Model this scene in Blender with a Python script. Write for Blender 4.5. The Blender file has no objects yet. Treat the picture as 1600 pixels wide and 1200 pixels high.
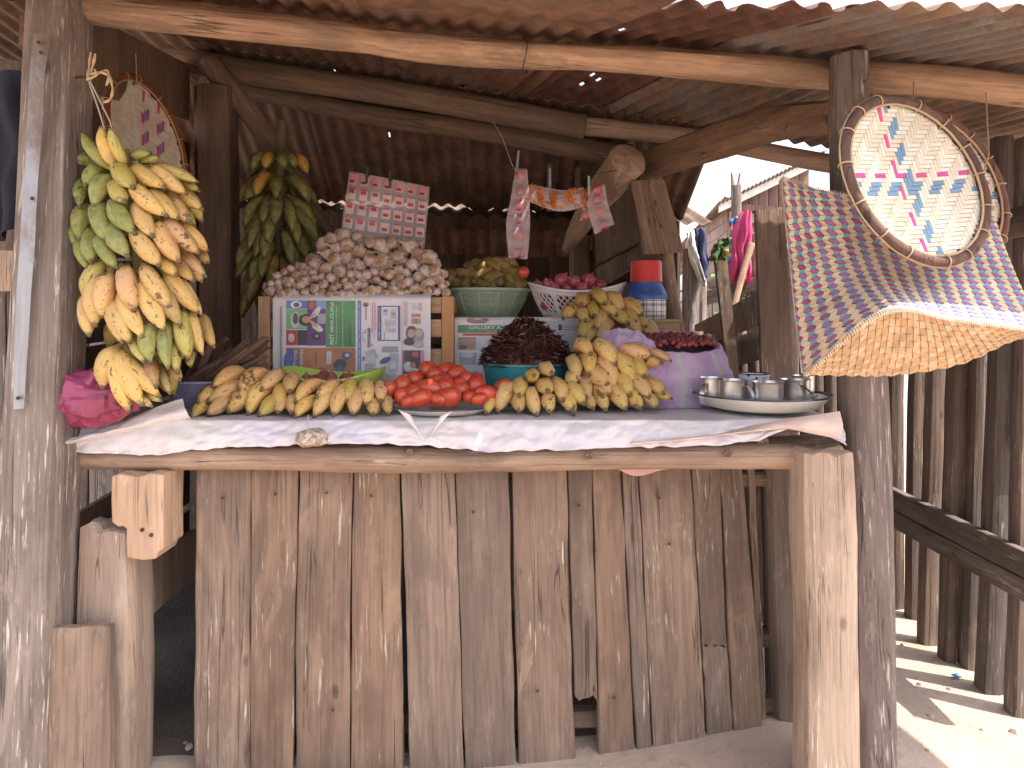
import bpy, math, random
from math import sin, cos, pi, radians, sqrt, atan2
from mathutils import Vector, Matrix, noise as mnoise
random.seed(7)
scn = bpy.context.scene
COL = scn.collection

# ---------------------------------------------------------------- camera, sky, sun, exposure
F = 1109.0                      # focal length in photo pixels (photo 1600 wide)
CAMZ, HY = 1.4, 490.0           # eye height, horizon row
cd = bpy.data.cameras.new('camera')
cam = bpy.data.objects.new('camera', cd); COL.objects.link(cam)
cam.location = (0, 0, CAMZ); cam.rotation_euler = (pi/2, 0, 0)
cd.sensor_width = 36.0; cd.lens = 36.0*F/1600.0
cd.shift_y = -(600.0-HY)/1600.0
cd.clip_start = 0.02; cd.clip_end = 2000
scn.camera = cam

SUN_EL, SUN_AZ = 58.0, 25.0     # elevation; angle from +X towards the camera side (-Y)
w = bpy.data.worlds.new('World'); scn.world = w; w.use_nodes = True
wn = w.node_tree.nodes; wl = w.node_tree.links
sky = wn.new('ShaderNodeTexSky'); sky.sky_type = 'NISHITA'; sky.sun_disc = False
sky.sun_elevation = radians(SUN_EL); sky.sun_rotation = radians(90+SUN_AZ)
sky.dust_density = 3.0; sky.air_density = 1.0
bg = wn['Background']; bg.inputs[1].default_value = 0.15
veil = wn.new('ShaderNodeHueSaturation'); veil.inputs['Saturation'].default_value = .42; veil.inputs['Value'].default_value = 1.4   # thin bright cloud over the whole sky
wl.new(sky.outputs[0], veil.inputs['Color']); wl.new(veil.outputs[0], bg.inputs[0])
ld = bpy.data.lights.new('sun', 'SUN'); ld.energy = 4.5; ld.angle = radians(0.53); ld.color = (1.0, .94, .86)
sun = bpy.data.objects.new('sun', ld); COL.objects.link(sun)
sd = Vector((cos(radians(SUN_EL))*cos(radians(SUN_AZ)), -cos(radians(SUN_EL))*sin(radians(SUN_AZ)), sin(radians(SUN_EL))))
sun.rotation_euler = sd.to_track_quat('Z', 'Y').to_euler(); sun.location = sd*30
scn.view_settings.view_transform = 'Standard'; scn.view_settings.look = 'None'
scn.view_settings.exposure = 1.1; scn.view_settings.gamma = 1.0
scn.cycles.use_denoising = True
scn.cycles.max_bounces = 8; scn.cycles.diffuse_bounces = 4; scn.cycles.transparent_max_bounces = 16
scn.cycles.sample_clamp_indirect = 8.0

# ---------------------------------------------------------------- helpers
def P(x, y, Y):                 # photo pixel at depth Y -> world point
    return Vector(((x-800.0)*Y/F, Y, CAMZ+(HY-y)*Y/F))
def PX(Y): return Y/F           # metres per photo pixel at depth Y
def PG(x, y):                   # photo pixel on level ground
    return P(x, y, CAMZ*F/(y-HY))
def nz(x, y=0, z=0): return mnoise.noise(Vector((x, y, z)))
WM = {}
def attach(o, parent, M=None):
    M = M or Matrix.Identity(4)
    WM[o.name] = M
    o.matrix_basis = M
    if parent is not None:
        o.parent = parent
        o.matrix_parent_inverse = WM[parent.name].inverted()
    return o
def tag(o, label=None, cat=None, group=None, kind=None):
    if label: o['label'] = label
    if cat: o['category'] = cat
    if group: o['group'] = group
    if kind: o['kind'] = kind
    return o
def thing(name, loc, label, cat, group=None):
    o = bpy.data.objects.new(name, None); COL.objects.link(o); o.empty_display_size = .05
    attach(o, None, Matrix.Translation(Vector(loc)))
    return tag(o, label, cat, group)
def mk(name, verts, faces, mat, parent=None, M=None, smooth=40, mats=None, fmat=None, world=True):
    """verts are world points when world=True (stored in the frame M), else local to M"""
    M = M or Matrix.Identity(4)
    me = bpy.data.meshes.new(name)
    if world:
        Mi = M.inverted(); verts = [Mi @ Vector(v) for v in verts]
    me.from_pydata([tuple(v) for v in verts], [], faces)
    if mats:
        for m in mats: me.materials.append(m)
        if fmat: me.polygons.foreach_set('material_index', fmat)
    else: me.materials.append(mat)
    if smooth:
        me.shade_smooth(); me.set_sharp_from_angle(angle=radians(smooth))
    me.update()
    o = bpy.data.objects.new(name, me); COL.objects.link(o)
    return attach(o, parent, M)
def mko(name, me, parent=None, M=None):
    o = bpy.data.objects.new(name, me); COL.objects.link(o)
    return attach(o, parent, M)
def frame(p, zdir, yhint=(0, 1, 0)):
    z = Vector(zdir).normalized(); y = Vector(yhint); y = y-z*y.dot(z)
    if y.length < 1e-4:
        y = Vector((1, 0, 0)); y = y-z*y.dot(z)
    y.normalize(); x = y.cross(z)
    M = Matrix((x, y, z)).transposed().to_4x4(); M.translation = Vector(p)
    return M
def lerp(a, b, t): return a+(b-a)*t
def interp(pts, t):             # piecewise-linear y for t
    if t <= pts[0][0]: return pts[0][1]
    for (a, b), (c, d) in zip(pts, pts[1:]):
        if t <= c: return b+(d-b)*(t-a)/(c-a)
    return pts[-1][1]
def catmull(pts, n):
    pts = [Vector(p) for p in pts]; out = []
    for i in range(len(pts)-1):
        p0 = pts[max(i-1, 0)]; p1 = pts[i]; p2 = pts[i+1]; p3 = pts[min(i+2, len(pts)-1)]
        for k in range(n):
            t = k/n
            out.append(.5*((2*p1)+(p2-p0)*t+(2*p0-5*p1+4*p2-p3)*t*t+(3*p1-p0-3*p2+p3)*t**3))
    out.append(pts[-1]); return out

def tube_geo(path, rad, seg=8, cap=True, closed=False):
    V = []; Fc = []; n = len(path); path = [Vector(p) for p in path]; prev = None
    for i, p in enumerate(path):
        a = path[(i-1) % n] if (closed or i > 0) else p
        b = path[(i+1) % n] if (closed or i < n-1) else p
        d = (b-a).normalized()
        if prev is None: s = d.orthogonal().normalized()
        else:
            s = prev-d*prev.dot(d)
            s = s.normalized() if s.length > 1e-6 else d.orthogonal().normalized()
        prev = s; u = d.cross(s); r = rad[i] if isinstance(rad, (list, tuple)) else rad
        for k in range(seg):
            q = 2*pi*k/seg; V.append(p+s*(r*cos(q))+u*(r*sin(q)))
    for i in range(n if closed else n-1):
        for k in range(seg):
            j = (i+1) % n
            Fc.append((i*seg+k, i*seg+(k+1) % seg, j*seg+(k+1) % seg, j*seg+k))
    if cap and not closed:
        Fc.append(tuple(range(seg))[::-1]); Fc.append(tuple((n-1)*seg+k for k in range(seg)))
    return V, Fc
def tube(name, path, rad, mat, parent=None, seg=8, closed=False):
    V, Fc = tube_geo(path, rad, seg, True, closed)
    return mk(name, V, Fc, mat, parent, frame(V[0], Vector(path[-1])-Vector(path[0]) if not closed else (0, 0, 1)), 50)
def join_geo(parts):
    V = []; Fc = []
    for v, f in parts:
        o = len(V); V += list(v); Fc += [tuple(i+o for i in q) for q in f]
    return V, Fc
def box_geo(c, sx, sy, sz, M=None):
    V = []
    for z in (-1, 1):
        for x, y in ((-1, -1), (1, -1), (1, 1), (-1, 1)):
            v = Vector((x*sx/2, y*sy/2, z*sz/2))
            if M is not None: v = M @ v
            V.append(v+Vector(c))
    return V, [(3, 2, 1, 0), (4, 5, 6, 7), (0, 1, 5, 4), (1, 2, 6, 5), (2, 3, 7, 6), (3, 0, 4, 7)]

def log(name, pts, rad, mat, parent=None, seg=16, rough=.05, sq=0.0, rings=30, seed=None, yr=1.0, cut=.012):
    """a hand-cut pole through pts (world); sq 0 round .. 1 square; yr = depth ratio"""
    seed = seed if seed is not None else random.random()*100
    path = catmull(pts, max(2, rings//max(1, len(pts)-1))); n = len(path)
    M = frame(path[0], path[-1]-path[0])
    ex = M.to_3x3().col[0]; ey = M.to_3x3().col[1]
    V = []; Fc = []; L = (path[-1]-path[0]).length
    for i, p in enumerate(path):
        t = i/(n-1); r = interp(rad, t) if isinstance(rad, list) else rad
        for k in range(seg):
            q = 2*pi*(k+.5)/seg; c, s = cos(q), sin(q)
            if sq > 0:
                e = 2+sq*6; m = (abs(c)**e+abs(s)**e)**(-1/e)
            else: m = 1
            m *= 1+rough*(nz(c*1.3+seed, s*1.3, t*L*3.0)+.5*nz(c*3+seed, s*3+9, t*L*9))
            off = Vector((0, 0, 0))
            if i in (0, n-1): off = M.to_3x3().col[2]*(cut*nz(c*2+seed, s*2, i+5))
            V.append(p+ex*(c*m*r)+ey*(s*m*r*yr)+off)
    for i in range(n-1):
        for k in range(seg):
            k2 = (k+1) % seg
            Fc.append((i*seg+k, i*seg+k2, (i+1)*seg+k2, (i+1)*seg+k))
    for i, rev in ((0, True), (n-1, False)):
        b = i*seg; c = len(V); V.append(sum((V[b+k] for k in range(seg)), Vector())/seg)
        ring = []
        for k in range(seg):                       # inner ring: chamfered end
            v = V[b+k].lerp(V[c], .13)+M.to_3x3().col[2]*(.006 if not rev else -.006); ring.append(len(V)); V.append(v)
        for k in range(seg):
            k2 = (k+1) % seg
            qd = (b+k, b+k2, ring[k2], ring[k]); tr = (ring[k], ring[k2], c)
            Fc.append(qd[::-1] if rev else qd); Fc.append(tr[::-1] if rev else tr)
    return mk(name, V, Fc, mat, parent, M, 38)

def plank(name, left, right, thick, mat, parent=None, rows=24, cols=7, seed=None, edge=.003, warp=.003, n=None, jag=0.0, topjag=0.0):
    """sawn board; left/right = world polylines bottom->top along its edges, thick (m) goes away from n"""
    seed = seed if seed is not None else random.random()*100
    def samp(pl, t):
        pl = [Vector(p) for p in pl]; L = [0]
        for a, b in zip(pl, pl[1:]): L.append(L[-1]+(b-a).length)
        d = t*L[-1]
        for i in range(len(pl)-1):
            if d <= L[i+1]+1e-9: return pl[i].lerp(pl[i+1], (d-L[i])/max(1e-9, L[i+1]-L[i]))
        return pl[-1]
    z = ((Vector(left[-1])+Vector(right[-1]))-(Vector(left[0])+Vector(right[0]))).normalized()
    x = (Vector(right[0])+Vector(right[-1])-Vector(left[0])-Vector(left[-1])).normalized()
    nn = x.cross(z).normalized()      # for x to the right, z up -> -Y... pointing to the camera
    if n is not None and nn.dot(Vector(n)) < 0: nn = -nn
    M = frame((Vector(left[0])+Vector(right[0]))/2, z, -nn)
    us = [0, .025]+[.025+.95*k/(cols-1) for k in range(1, cols-1)]+[.975, 1]
    nc = len(us); V = []; Fc = []
    for side in (0, 1):
        for i in range(rows+1):
            t = i/rows; a = samp(left, t); b = samp(right, t); W = (b-a).length
            for j, u in enumerate(us):
                p = a.lerp(b, u)
                d = warp*nz(u*2+seed, t*3, side*7)+.5*warp*nz(u*7+seed, t*14, side*7)
                e = edge if j in (0, nc-1) else 0
                lat = 0
                if j in (0, 1): lat = -.004*nz(seed+3, t*6)
                if j in (nc-1, nc-2): lat = .004*nz(seed+13, t*6)
                if i == 0: p = p+z*(jag*(nz(u*6+seed, 3)+.4*nz(u*17+seed, 5)))
                if i == rows: p = p+z*(topjag*(nz(u*6+seed, 8)+.4*nz(u*17+seed, 15)))
                if i in (0, rows): e = max(e, edge)
                if side == 0: V.append(p+nn*(d-e)+x*lat)
                else: V.append(p-nn*(thick-e-d*.3)+x*lat)
    S = (rows+1)*nc
    for i in range(rows):
        for j in range(nc-1):
            a = i*nc+j
            Fc.append((a, a+1, a+nc+1, a+nc)); b = S+a; Fc.append((b, b+nc, b+nc+1, b+1))
        a = i*nc; Fc.append((a, a+nc, S+a+nc, S+a)); a = i*nc+nc-1; Fc.append((a, S+a, S+a+nc, a+nc))
    for j in range(nc-1):
        a = j; Fc.append((a, S+a, S+a+1, a+1)); a = rows*nc+j; Fc.append((a, a+1, S+a+1, S+a))
    if x.cross(z).dot(nn) < 0: Fc = [q[::-1] for q in Fc]
    return mk(name, V, Fc, mat, parent, M, 35)
def qplank(name, quad, Y, thick, mat, parent=None, **k):
    """quad of photo pixels bl,br,tr,tl; Y one depth or (bottom, top)"""
    Yb, Yt = (Y, Y) if not isinstance(Y, tuple) else Y
    bl, br, tr, tl = quad
    return plank(name, [P(*bl, Yb), P(*tl, Yt)], [P(*br, Yb), P(*tr, Yt)], thick, mat, parent, **k)

def lathe_geo(prof, seg=32, f=None):
    V = []; Fc = []
    for i, (r, z) in enumerate(prof):
        for k in range(seg):
            q = 2*pi*k/seg; m = f(q, i/(len(prof)-1)) if f else 1
            V.append(Vector((r*m*cos(q), r*m*sin(q), z)))
    for i in range(len(prof)-1):
        for k in range(seg):
            k2 = (k+1) % seg; Fc.append((i*seg+k, i*seg+k2, (i+1)*seg+k2, (i+1)*seg+k))
    return V, Fc
def lathe(name, prof, mat, parent=None, loc=(0, 0, 0), seg=32, f=None, smooth=40, M=None):
    V, Fc = lathe_geo(prof, seg, f)
    return mk(name, V, Fc, mat, parent, M or Matrix.Translation(Vector(loc)), smooth, world=False)
def grid_faces(nu, nv, o=0):
    return [(o+i*nv+j, o+i*nv+j+1, o+(i+1)*nv+j+1, o+(i+1)*nv+j) for i in range(nu-1) for j in range(nv-1)]
def sheet_geo(fn, nu, nv, thick=0.0):
    """surface fn(u,v)->Vector, with real thickness along its normal"""
    G = [[Vector(fn(i/(nu-1), j/(nv-1))) for j in range(nv)] for i in range(nu)]
    V = [p for r in G for p in r]; Fc = grid_faces(nu, nv)
    if thick:
        o = len(V)
        for i in range(nu):
            for j in range(nv):
                a = G[min(i+1, nu-1)][j]-G[max(i-1, 0)][j]; b = G[i][min(j+1, nv-1)]-G[i][max(j-1, 0)]
                nn = a.cross(b); nn = nn.normalized() if nn.length > 1e-9 else Vector((0, 0, 1))
                V.append(G[i][j]-nn*thick)
        Fc += [q[::-1] for q in grid_faces(nu, nv, o)]
        rim = [i*nv for i in range(nu)], [i*nv+nv-1 for i in range(nu)], list(range(nv)), [(nu-1)*nv+j for j in range(nv)]
        for L, fl in zip(rim, (0, 1, 1, 0)):
            for a, b in zip(L, L[1:]):
                q = (a, b, b+o, a+o); Fc.append(q if not fl else q[::-1])
    return V, Fc
def sheet(name, fn, nu, nv, thick, mat, parent=None, M=None, smooth=50):
    V, Fc = sheet_geo(fn, nu, nv, thick)
    return mk(name, V, Fc, mat, parent, M, smooth)

# ---------------------------------------------------------------- materials
class NT:
    def __init__(s, name):
        s.m = bpy.data.materials.new(name); s.m.use_nodes = True
        s.n = s.m.node_tree.nodes; s.l = s.m.node_tree.links; s.b = s.n['Principled BSDF']
    def node(s, t, **k):
        o = s.n.new(t)
        for a, v in k.items(): setattr(o, a, v)
        return o
    def put(s, inp, v):
        if isinstance(v, bpy.types.NodeSocket): s.l.new(v, inp)
        elif isinstance(v, (tuple, list)) and len(v) == 3 and inp.type == 'RGBA': inp.default_value = (*v, 1)
        else: inp.default_value = v
    def co(s, kind='Object', rnd=True):
        c = s.node('ShaderNodeTexCoord').outputs[kind]
        if rnd:
            r = s.node('ShaderNodeObjectInfo').outputs['Random']
            m = s.math('MULTIPLY', r, 71.3)
            v = s.node('ShaderNodeVectorMath', operation='ADD'); s.l.new(c, v.inputs[0])
            cb = s.node('ShaderNodeCombineXYZ')
            for i in range(3): s.l.new(m, cb.inputs[i])
            s.l.new(cb.outputs[0], v.inputs[1]); return v.outputs[0]
        return c
    def map(s, c, sc=(1, 1, 1), rot=(0, 0, 0), loc=(0, 0, 0)):
        m = s.node('ShaderNodeMapping'); s.l.new(c, m.inputs[0])
        m.inputs['Scale'].default_value = sc; m.inputs['Rotation'].default_value = rot; m.inputs['Location'].default_value = loc
        return m.outputs[0]
    def noise(s, c, scale=1, detail=4, rough=.6, dist=0):
        t = s.node('ShaderNodeTexNoise'); s.l.new(c, t.inputs['Vector'])
        t.inputs['Scale'].default_value = scale; t.inputs['Detail'].default_value = detail
        t.inputs['Roughness'].default_value = rough; t.inputs['Distortion'].default_value = dist
        return t.outputs['Fac']
    def voro(s, c, scale=1, feature='F1', out='Distance'):
        t = s.node('ShaderNodeTexVoronoi', feature=feature); s.l.new(c, t.inputs['Vector']); t.inputs['Scale'].default_value = scale
        return t.outputs[out]
    def math(s, op, a, b=0.0, clamp=False):
        m = s.node('ShaderNodeMath', operation=op); m.use_clamp = clamp
        s.put(m.inputs[0], a); s.put(m.inputs[1], b); return m.outputs[0]
    def ss(s, v, a, b):          # smooth step a..b -> 0..1
        m = s.node('ShaderNodeMapRange'); m.interpolation_type = 'SMOOTHSTEP'
        s.put(m.inputs[0], v); m.inputs[1].default_value = a; m.inputs[2].default_value = b
        return m.outputs[0]
    def mix(s, f, a, b, mode='MIX'):
        m = s.node('ShaderNodeMix', data_type='RGBA', blend_type=mode)
        s.put(m.inputs['Factor'], f); s.put(m.inputs['A'], a) if False else None
        s.put(m.inputs[6], a); s.put(m.inputs[7], b); return m.outputs[2]
    def sep(s, c):
        x = s.node('ShaderNodeSeparateXYZ'); s.l.new(c, x.inputs[0]); return x.outputs
    def bump(s, h, strength=.3, dist=.005):
        b = s.node('ShaderNodeBump'); s.l.new(h, b.inputs['Height']); b.inputs['Strength'].default_value = strength
        b.inputs['Distance'].default_value = dist; s.l.new(b.outputs[0], s.b.inputs['Normal'])
    def set(s, **k):
        for a, v in k.items(): s.put(s.b.inputs[a.replace('_', ' ')], v)
        return s.m

def wood(name, light, mid, dark, fleck=.0, fleckc=(.55, .5, .42), crack=.6, rough=.85, dirt=.5, dirtc=(.12, .085, .065), grain=1.0):
    t = NT(name); c = t.co()
    g1 = t.noise(t.map(c, (16*grain, 16*grain, 1.3)), 1, 5, .6, .5)
    g2 = t.noise(t.map(c, (110, 110, 4)), 1, 3, .6)
    bl = t.noise(c, 2.6, 4, .6)
    col = t.mix(t.ss(g1, .35, .68), mid, light)
    g3 = t.noise(t.map(c, (48, 48, 1.1)), 1, 4, .62, .4)
    col = t.mix(t.math('MULTIPLY', t.ss(g3, .46, .76), .42), col, dark)
    col = t.mix(t.math('MULTIPLY', t.ss(g2, .45, .75), .6), col, dark)
    # streaks of dirt and old weathering
    st = t.noise(t.map(c, (9, 9, 2.2)), 1, 6, .7, .3)
    d = t.math('MULTIPLY', t.ss(t.math('ADD', st, t.math('MULTIPLY', bl, .6)), .78, .98), dirt)
    col = t.mix(d, col, dirtc)
    # broad worn and dusty patches
    bp = t.noise(t.map(c, (6, 6, 1.7)), 1, 6, .68, .8)
    col = t.mix(t.math('MULTIPLY', t.ss(bp, .50, .60), dirt*.75), col, tuple(v*1.25 for v in dark))
    col = t.mix(t.math('MULTIPLY', t.math('SUBTRACT', 1.0, t.ss(bp, .36, .44)), .55), col, tuple(min(1, v*1.18) for v in light))
    # drying cracks along the grain
    ck = t.noise(t.map(c, (20, 20, .3)), 1, 3, .5, .5)
    cr = t.math('SUBTRACT', 1.0, t.ss(t.math('ABSOLUTE', t.math('SUBTRACT', ck, .53)), .0, .008))
    crm = t.math('MULTIPLY', cr, t.ss(t.noise(c, 2.5, 2), .46, .56))
    col = t.mix(t.math('MULTIPLY', crm, crack), col, tuple(v*.3 for v in dark))
    if fleck > 0:
        f = t.noise(t.map(c, (120, 120, 8)), 1, 4, .6)
        fm = t.math('MULTIPLY', t.ss(f, .57, .66), t.ss(t.noise(t.map(c, (9, 9, 3.5)), 1, 4, .6), .62-.3*fleck, .72-.2*fleck))
        col = t.mix(t.math('MULTIPLY', fm, .7), col, fleckc)
    kn = t.voro(t.map(c, (5.5, 5.5, 2.6)), 1)
    col = t.mix(t.math('MULTIPLY', t.math('SUBTRACT', 1.0, t.ss(kn, .03, .085)), .75), col, tuple(v*.55 for v in dark))
    # each piece a little different
    rn = t.node('ShaderNodeObjectInfo').outputs['Random']
    hsv = t.node('ShaderNodeHueSaturation'); t.l.new(col, hsv.inputs['Color'])
    t.put(hsv.inputs['Value'], t.math('ADD', t.math('MULTIPLY', rn, .3), .85))
    t.put(hsv.inputs['Saturation'], t.math('ADD', t.math('MULTIPLY', t.math('FRACT', t.math('MULTIPLY', rn, 7.7)), .3), .85))
    h = t.math('SUBTRACT', t.math('ADD', t.math('MULTIPLY', g1, .6), t.math('ADD', t.math('MULTIPLY', g2, .5), t.math('MULTIPLY', g3, .6))), t.math('MULTIPLY', crm, 1.4))
    t.bump(h, .7, .007)
    return t.set(Base_Color=hsv.outputs[0], Roughness=rough)
def plain(name, col, rough=.6, var=.12, metal=0.0, spec=.5, bump=0.0, bscale=60, trans=0.0, **k):
    t = NT(name); c = t.co()
    n1 = t.noise(c, 9, 4, .6)
    cc = t.mix(t.ss(n1, .3, .7), tuple(v*(1-var) for v in col), tuple(min(1, v*(1+var)) for v in col))
    if bump: t.bump(t.noise(c, bscale, 4, .6), bump, .003)
    t.set(Base_Color=cc, Roughness=rough, Metallic=metal)
    t.b.inputs['Specular IOR Level'].default_value = spec
    for a, v in k.items(): t.put(t.b.inputs[a.replace('_', ' ')], v)
    return t.m
def flat(name, col, rough=.8): return plain(name, col, rough, .06)

WOODB = wood('board wood', (.26, .18, .134), (.19, .13, .098), (.085, .058, .046), fleck=.25, dirt=.55)        # front boards
WOODD = wood('dark board wood', (.27, .19, .14), (.19, .13, .10), (.09, .06, .048), fleck=.55, dirt=.6)
WOODL = wood('peeled log wood', (.46, .31, .215), (.36, .235, .16), (.18, .11, .075), fleck=.1, dirt=.55, grain=.8)
WOODP = wood('pale post wood', (.45, .335, .255), (.345, .245, .185), (.24, .16, .12), fleck=.4, fleckc=(.66, .6, .52), dirt=.4)
WOODG = wood('grey weathered wood', (.30, .235, .20), (.20, .153, .13), (.085, .064, .054), fleck=.85, fleckc=(.66, .6, .52), dirt=.5)
WOODF = wood('fence wood', (.195, .14, .11), (.125, .09, .073), (.055, .04, .034), fleck=.5, fleckc=(.4, .36, .31), dirt=.5)
WOODI = wood('smoky inner wood', (.24, .155, .105), (.17, .11, .075), (.08, .05, .036), fleck=.05, dirt=.5)
WOODK = wood('shade dark wood', (.085, .055, .042), (.06, .04, .03), (.03, .02, .016), dirt=.5)  # shade on the inner left wall, put into the board colour
WOODC = wood('crate wood', (.50, .29, .16), (.40, .22, .12), (.22, .11, .06), dirt=.25, crack=.4)
ENDW = wood('fresh cut wood', (.52, .37, .27), (.43, .30, .215), (.26, .165, .12), dirt=.3, fleck=.3)
WOODR = wood('dark flecked post', (.235, .185, .165), (.165, .127, .113), (.075, .057, .05), fleck=.8, fleckc=(.55, .49, .43), dirt=.5)
ROPE = plain('twine', (.45, .33, .2), .9)
STRING = plain('grey string', (.4, .36, .3), .9)
NAIL = plain('rusty nail', (.05, .035, .03), .6, metal=.5)
def metal_mat(name, grey, rust, amount, rough=.6):
    t = NT(name); c = t.co()
    n1 = t.noise(t.map(c, (2.2, 2.2, 1.1)), 1, 7, .68, .4); n2 = t.noise(t.map(c, (30, 30, 4)), 1, 5, .7)
    n3 = t.noise(c, 9, 6, .7)
    m = t.ss(t.math('ADD', n1, t.math('MULTIPLY', n3, .35)), .9-amount*.62, 1.02-amount*.5)
    r2 = t.mix(t.ss(n3, .35, .7), tuple(v*.42 for v in rust), rust)
    g2 = t.mix(t.ss(n2, .35, .75), grey, tuple(v*.72 for v in grey))
    col = t.mix(m, g2, r2)
    t.bump(t.math('ADD', n2, n3), .25, .004)
    t.set(Base_Color=col, Roughness=t.math('ADD', t.math('MULTIPLY', m, .35), rough-.1), Metallic=t.math('SUBTRACT', .45, t.math('MULTIPLY', m, .45)))
    return t.m
TIN_A = metal_mat('brown tin', (.30, .23, .19), (.24, .12, .07), .72)
TIN_B = metal_mat('rusted tin', (.30, .22, .18), (.15, .062, .042), 1.0)
TIN_C = metal_mat('grey tin', (.31, .27, .245), (.25, .15, .10), .58)
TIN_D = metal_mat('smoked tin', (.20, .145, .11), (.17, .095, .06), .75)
# ---------------------------------------------------------------- ground
def ground():
    t = NT('dry earth'); c = t.co('Object', False)
    n1 = t.noise(c, 1.1, 6, .62); n2 = t.noise(c, 24, 5, .65); n3 = t.noise(c, 160, 3, .6)
    col = t.mix(t.ss(n1, .35, .65), (.36, .265, .205), (.47, .37, .30))
    col = t.mix(t.math('MULTIPLY', t.ss(n2, .52, .72), .6), col, (.27, .19, .145))
    col = t.mix(t.math('MULTIPLY', t.ss(n3, .6, .75), .5), col, (.55, .46, .4))
    t.bump(t.math('ADD', t.math('MULTIPLY', n2, .8), t.math('MULTIPLY', n3, .3)), .5, .02)
    m = t.set(Base_Color=col, Roughness=.95)
    xs = [-900, -300, -90, -30, -12, -6]+[-4+.12*i for i in range(68)]+[4.3, 5, 6, 9, 14, 30, 90, 300, 900]
    ys = [-900, -300, -90, -30, -10, -4, -1, 0, .8]+[1.4+.09*i for i in range(46)]+[5.7, 6.2, 7, 8, 10, 14, 22, 40, 90, 300, 900]
    V = []
    for x in xs:
        for y in ys:
            z = 0
            if -4.2 < x < 4.2 and 1.2 < y < 5.7:
                z = .012*nz(x*2.2, y*2.2)+.006*nz(x*9, y*9, 3)
                z += .03*math.exp(-((x-.78)**2/.12+(y-2.45)**2/.05))     # trodden heap by the counter foot
            V.append((x, y, z))
    o = mk('ground', V, [q[::-1] for q in grid_faces(len(xs), len(ys))], m, None, None, 60)
    tag(o, kind='structure')
ground()
# loose pebbles and crumbs of earth, too many to count
def pebbles():
    parts = []; rs = random.Random(3)
    for i in range(420):
        x = rs.uniform(-1.6, 2.6); y = rs.uniform(1.9, 4.6); r = abs(rs.gauss(.006, .005))+.003
        V = []
        for k in range(8):
            q = k*pi/4; V.append(Vector((x+r*cos(q)*rs.uniform(.7, 1.2), y+r*sin(q)*rs.uniform(.7, 1.2), -.006)))
        for k in range(4):
            q = k*pi/2; V.append(Vector((x+r*.6*cos(q), y+r*.6*sin(q), r*.9)))
        Fc = [(2*k, 2*k+1, 8+k) for k in range(4)]+[((2*k+1), (2*k+2) % 8, 8+(k+1) % 4, 8+k) for k in range(4)]+[(8, 9, 10, 11)]
        parts.append((V, Fc))
    V, Fc = join_geo(parts)
    tag(mk('pebbles', V, Fc, plain('pebble', (.4, .31, .25), .95, .3), None, None, 0), 'small crumbs of earth and stones scattered on the ground', 'pebbles', kind='stuff')
pebbles()
def floor_earth():  # added dark earth sheet; shade beneath the counter is put into its colour
    t = NT('shade dark earth'); c = t.co('Object', False); n1 = t.noise(c, 3, 6, .65); n2 = t.noise(c, 40, 5, .65)
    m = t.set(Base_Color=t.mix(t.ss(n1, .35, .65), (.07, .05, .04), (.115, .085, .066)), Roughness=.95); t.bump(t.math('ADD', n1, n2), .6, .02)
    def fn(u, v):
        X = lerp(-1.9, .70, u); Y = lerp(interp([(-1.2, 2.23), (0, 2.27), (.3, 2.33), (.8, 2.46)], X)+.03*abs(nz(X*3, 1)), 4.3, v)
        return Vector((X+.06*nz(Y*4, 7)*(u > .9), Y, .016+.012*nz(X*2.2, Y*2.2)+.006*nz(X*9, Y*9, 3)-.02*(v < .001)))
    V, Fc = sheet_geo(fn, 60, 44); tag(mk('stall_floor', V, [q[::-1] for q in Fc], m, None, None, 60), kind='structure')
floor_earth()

# ---------------------------------------------------------------- the stall
stall = thing('market_stall', (0, 2.2, 0), 'rough timber market stall with plank counter front and rusty corrugated roof', 'stall')
def post(pts, rad, mat, **k): return log('post', pts, rad, mat, stall, **k)

# main posts
def gp(x, Y, z): return Vector(((x-800)*Y/F, Y, z))
post([gp(50, 2.03, -.05), P(62, 800, 2.03), P(82, 400, 2.05), P(93, 60, 2.08), P(96, -40, 2.1)], [(0, .083), (.6, .072), (1, .062)], WOODG, sq=.9, seg=20, rough=.03)
post([gp(1360, 2.13, -.05), P(1356, 900, 2.13), P(1348, 600, 2.12), P(1330, 330, 2.07), P(1326, 86, 2.03)], [(0, .066), (.5, .062), (.8, .05), (1, .045)], WOODR, sq=.25, seg=20, rough=.05)
post([gp(1290, 2.07, -.05), P(1289, 1000, 2.07), P(1284, 800, 2.07), P(1282, 703, 2.07)], [(0, .078), (.35, .071), (.6, .077), (1, .071)], WOODP, sq=.75, seg=24, rough=.025, cut=.02)
post([gp(1232, 2.45, -.05), P(1224, 900, 2.45), P(1218, 700, 2.45)], .062, WOODB, sq=.5, seg=18, rough=.04)
post([gp(178, 2.13, -.05), P(182, 1000, 2.13), P(180, 818, 2.13)], [(0, .088), (.6, .085), (1, .074)], WOODP, sq=.5, seg=20, rough=.045, cut=.03)
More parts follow.
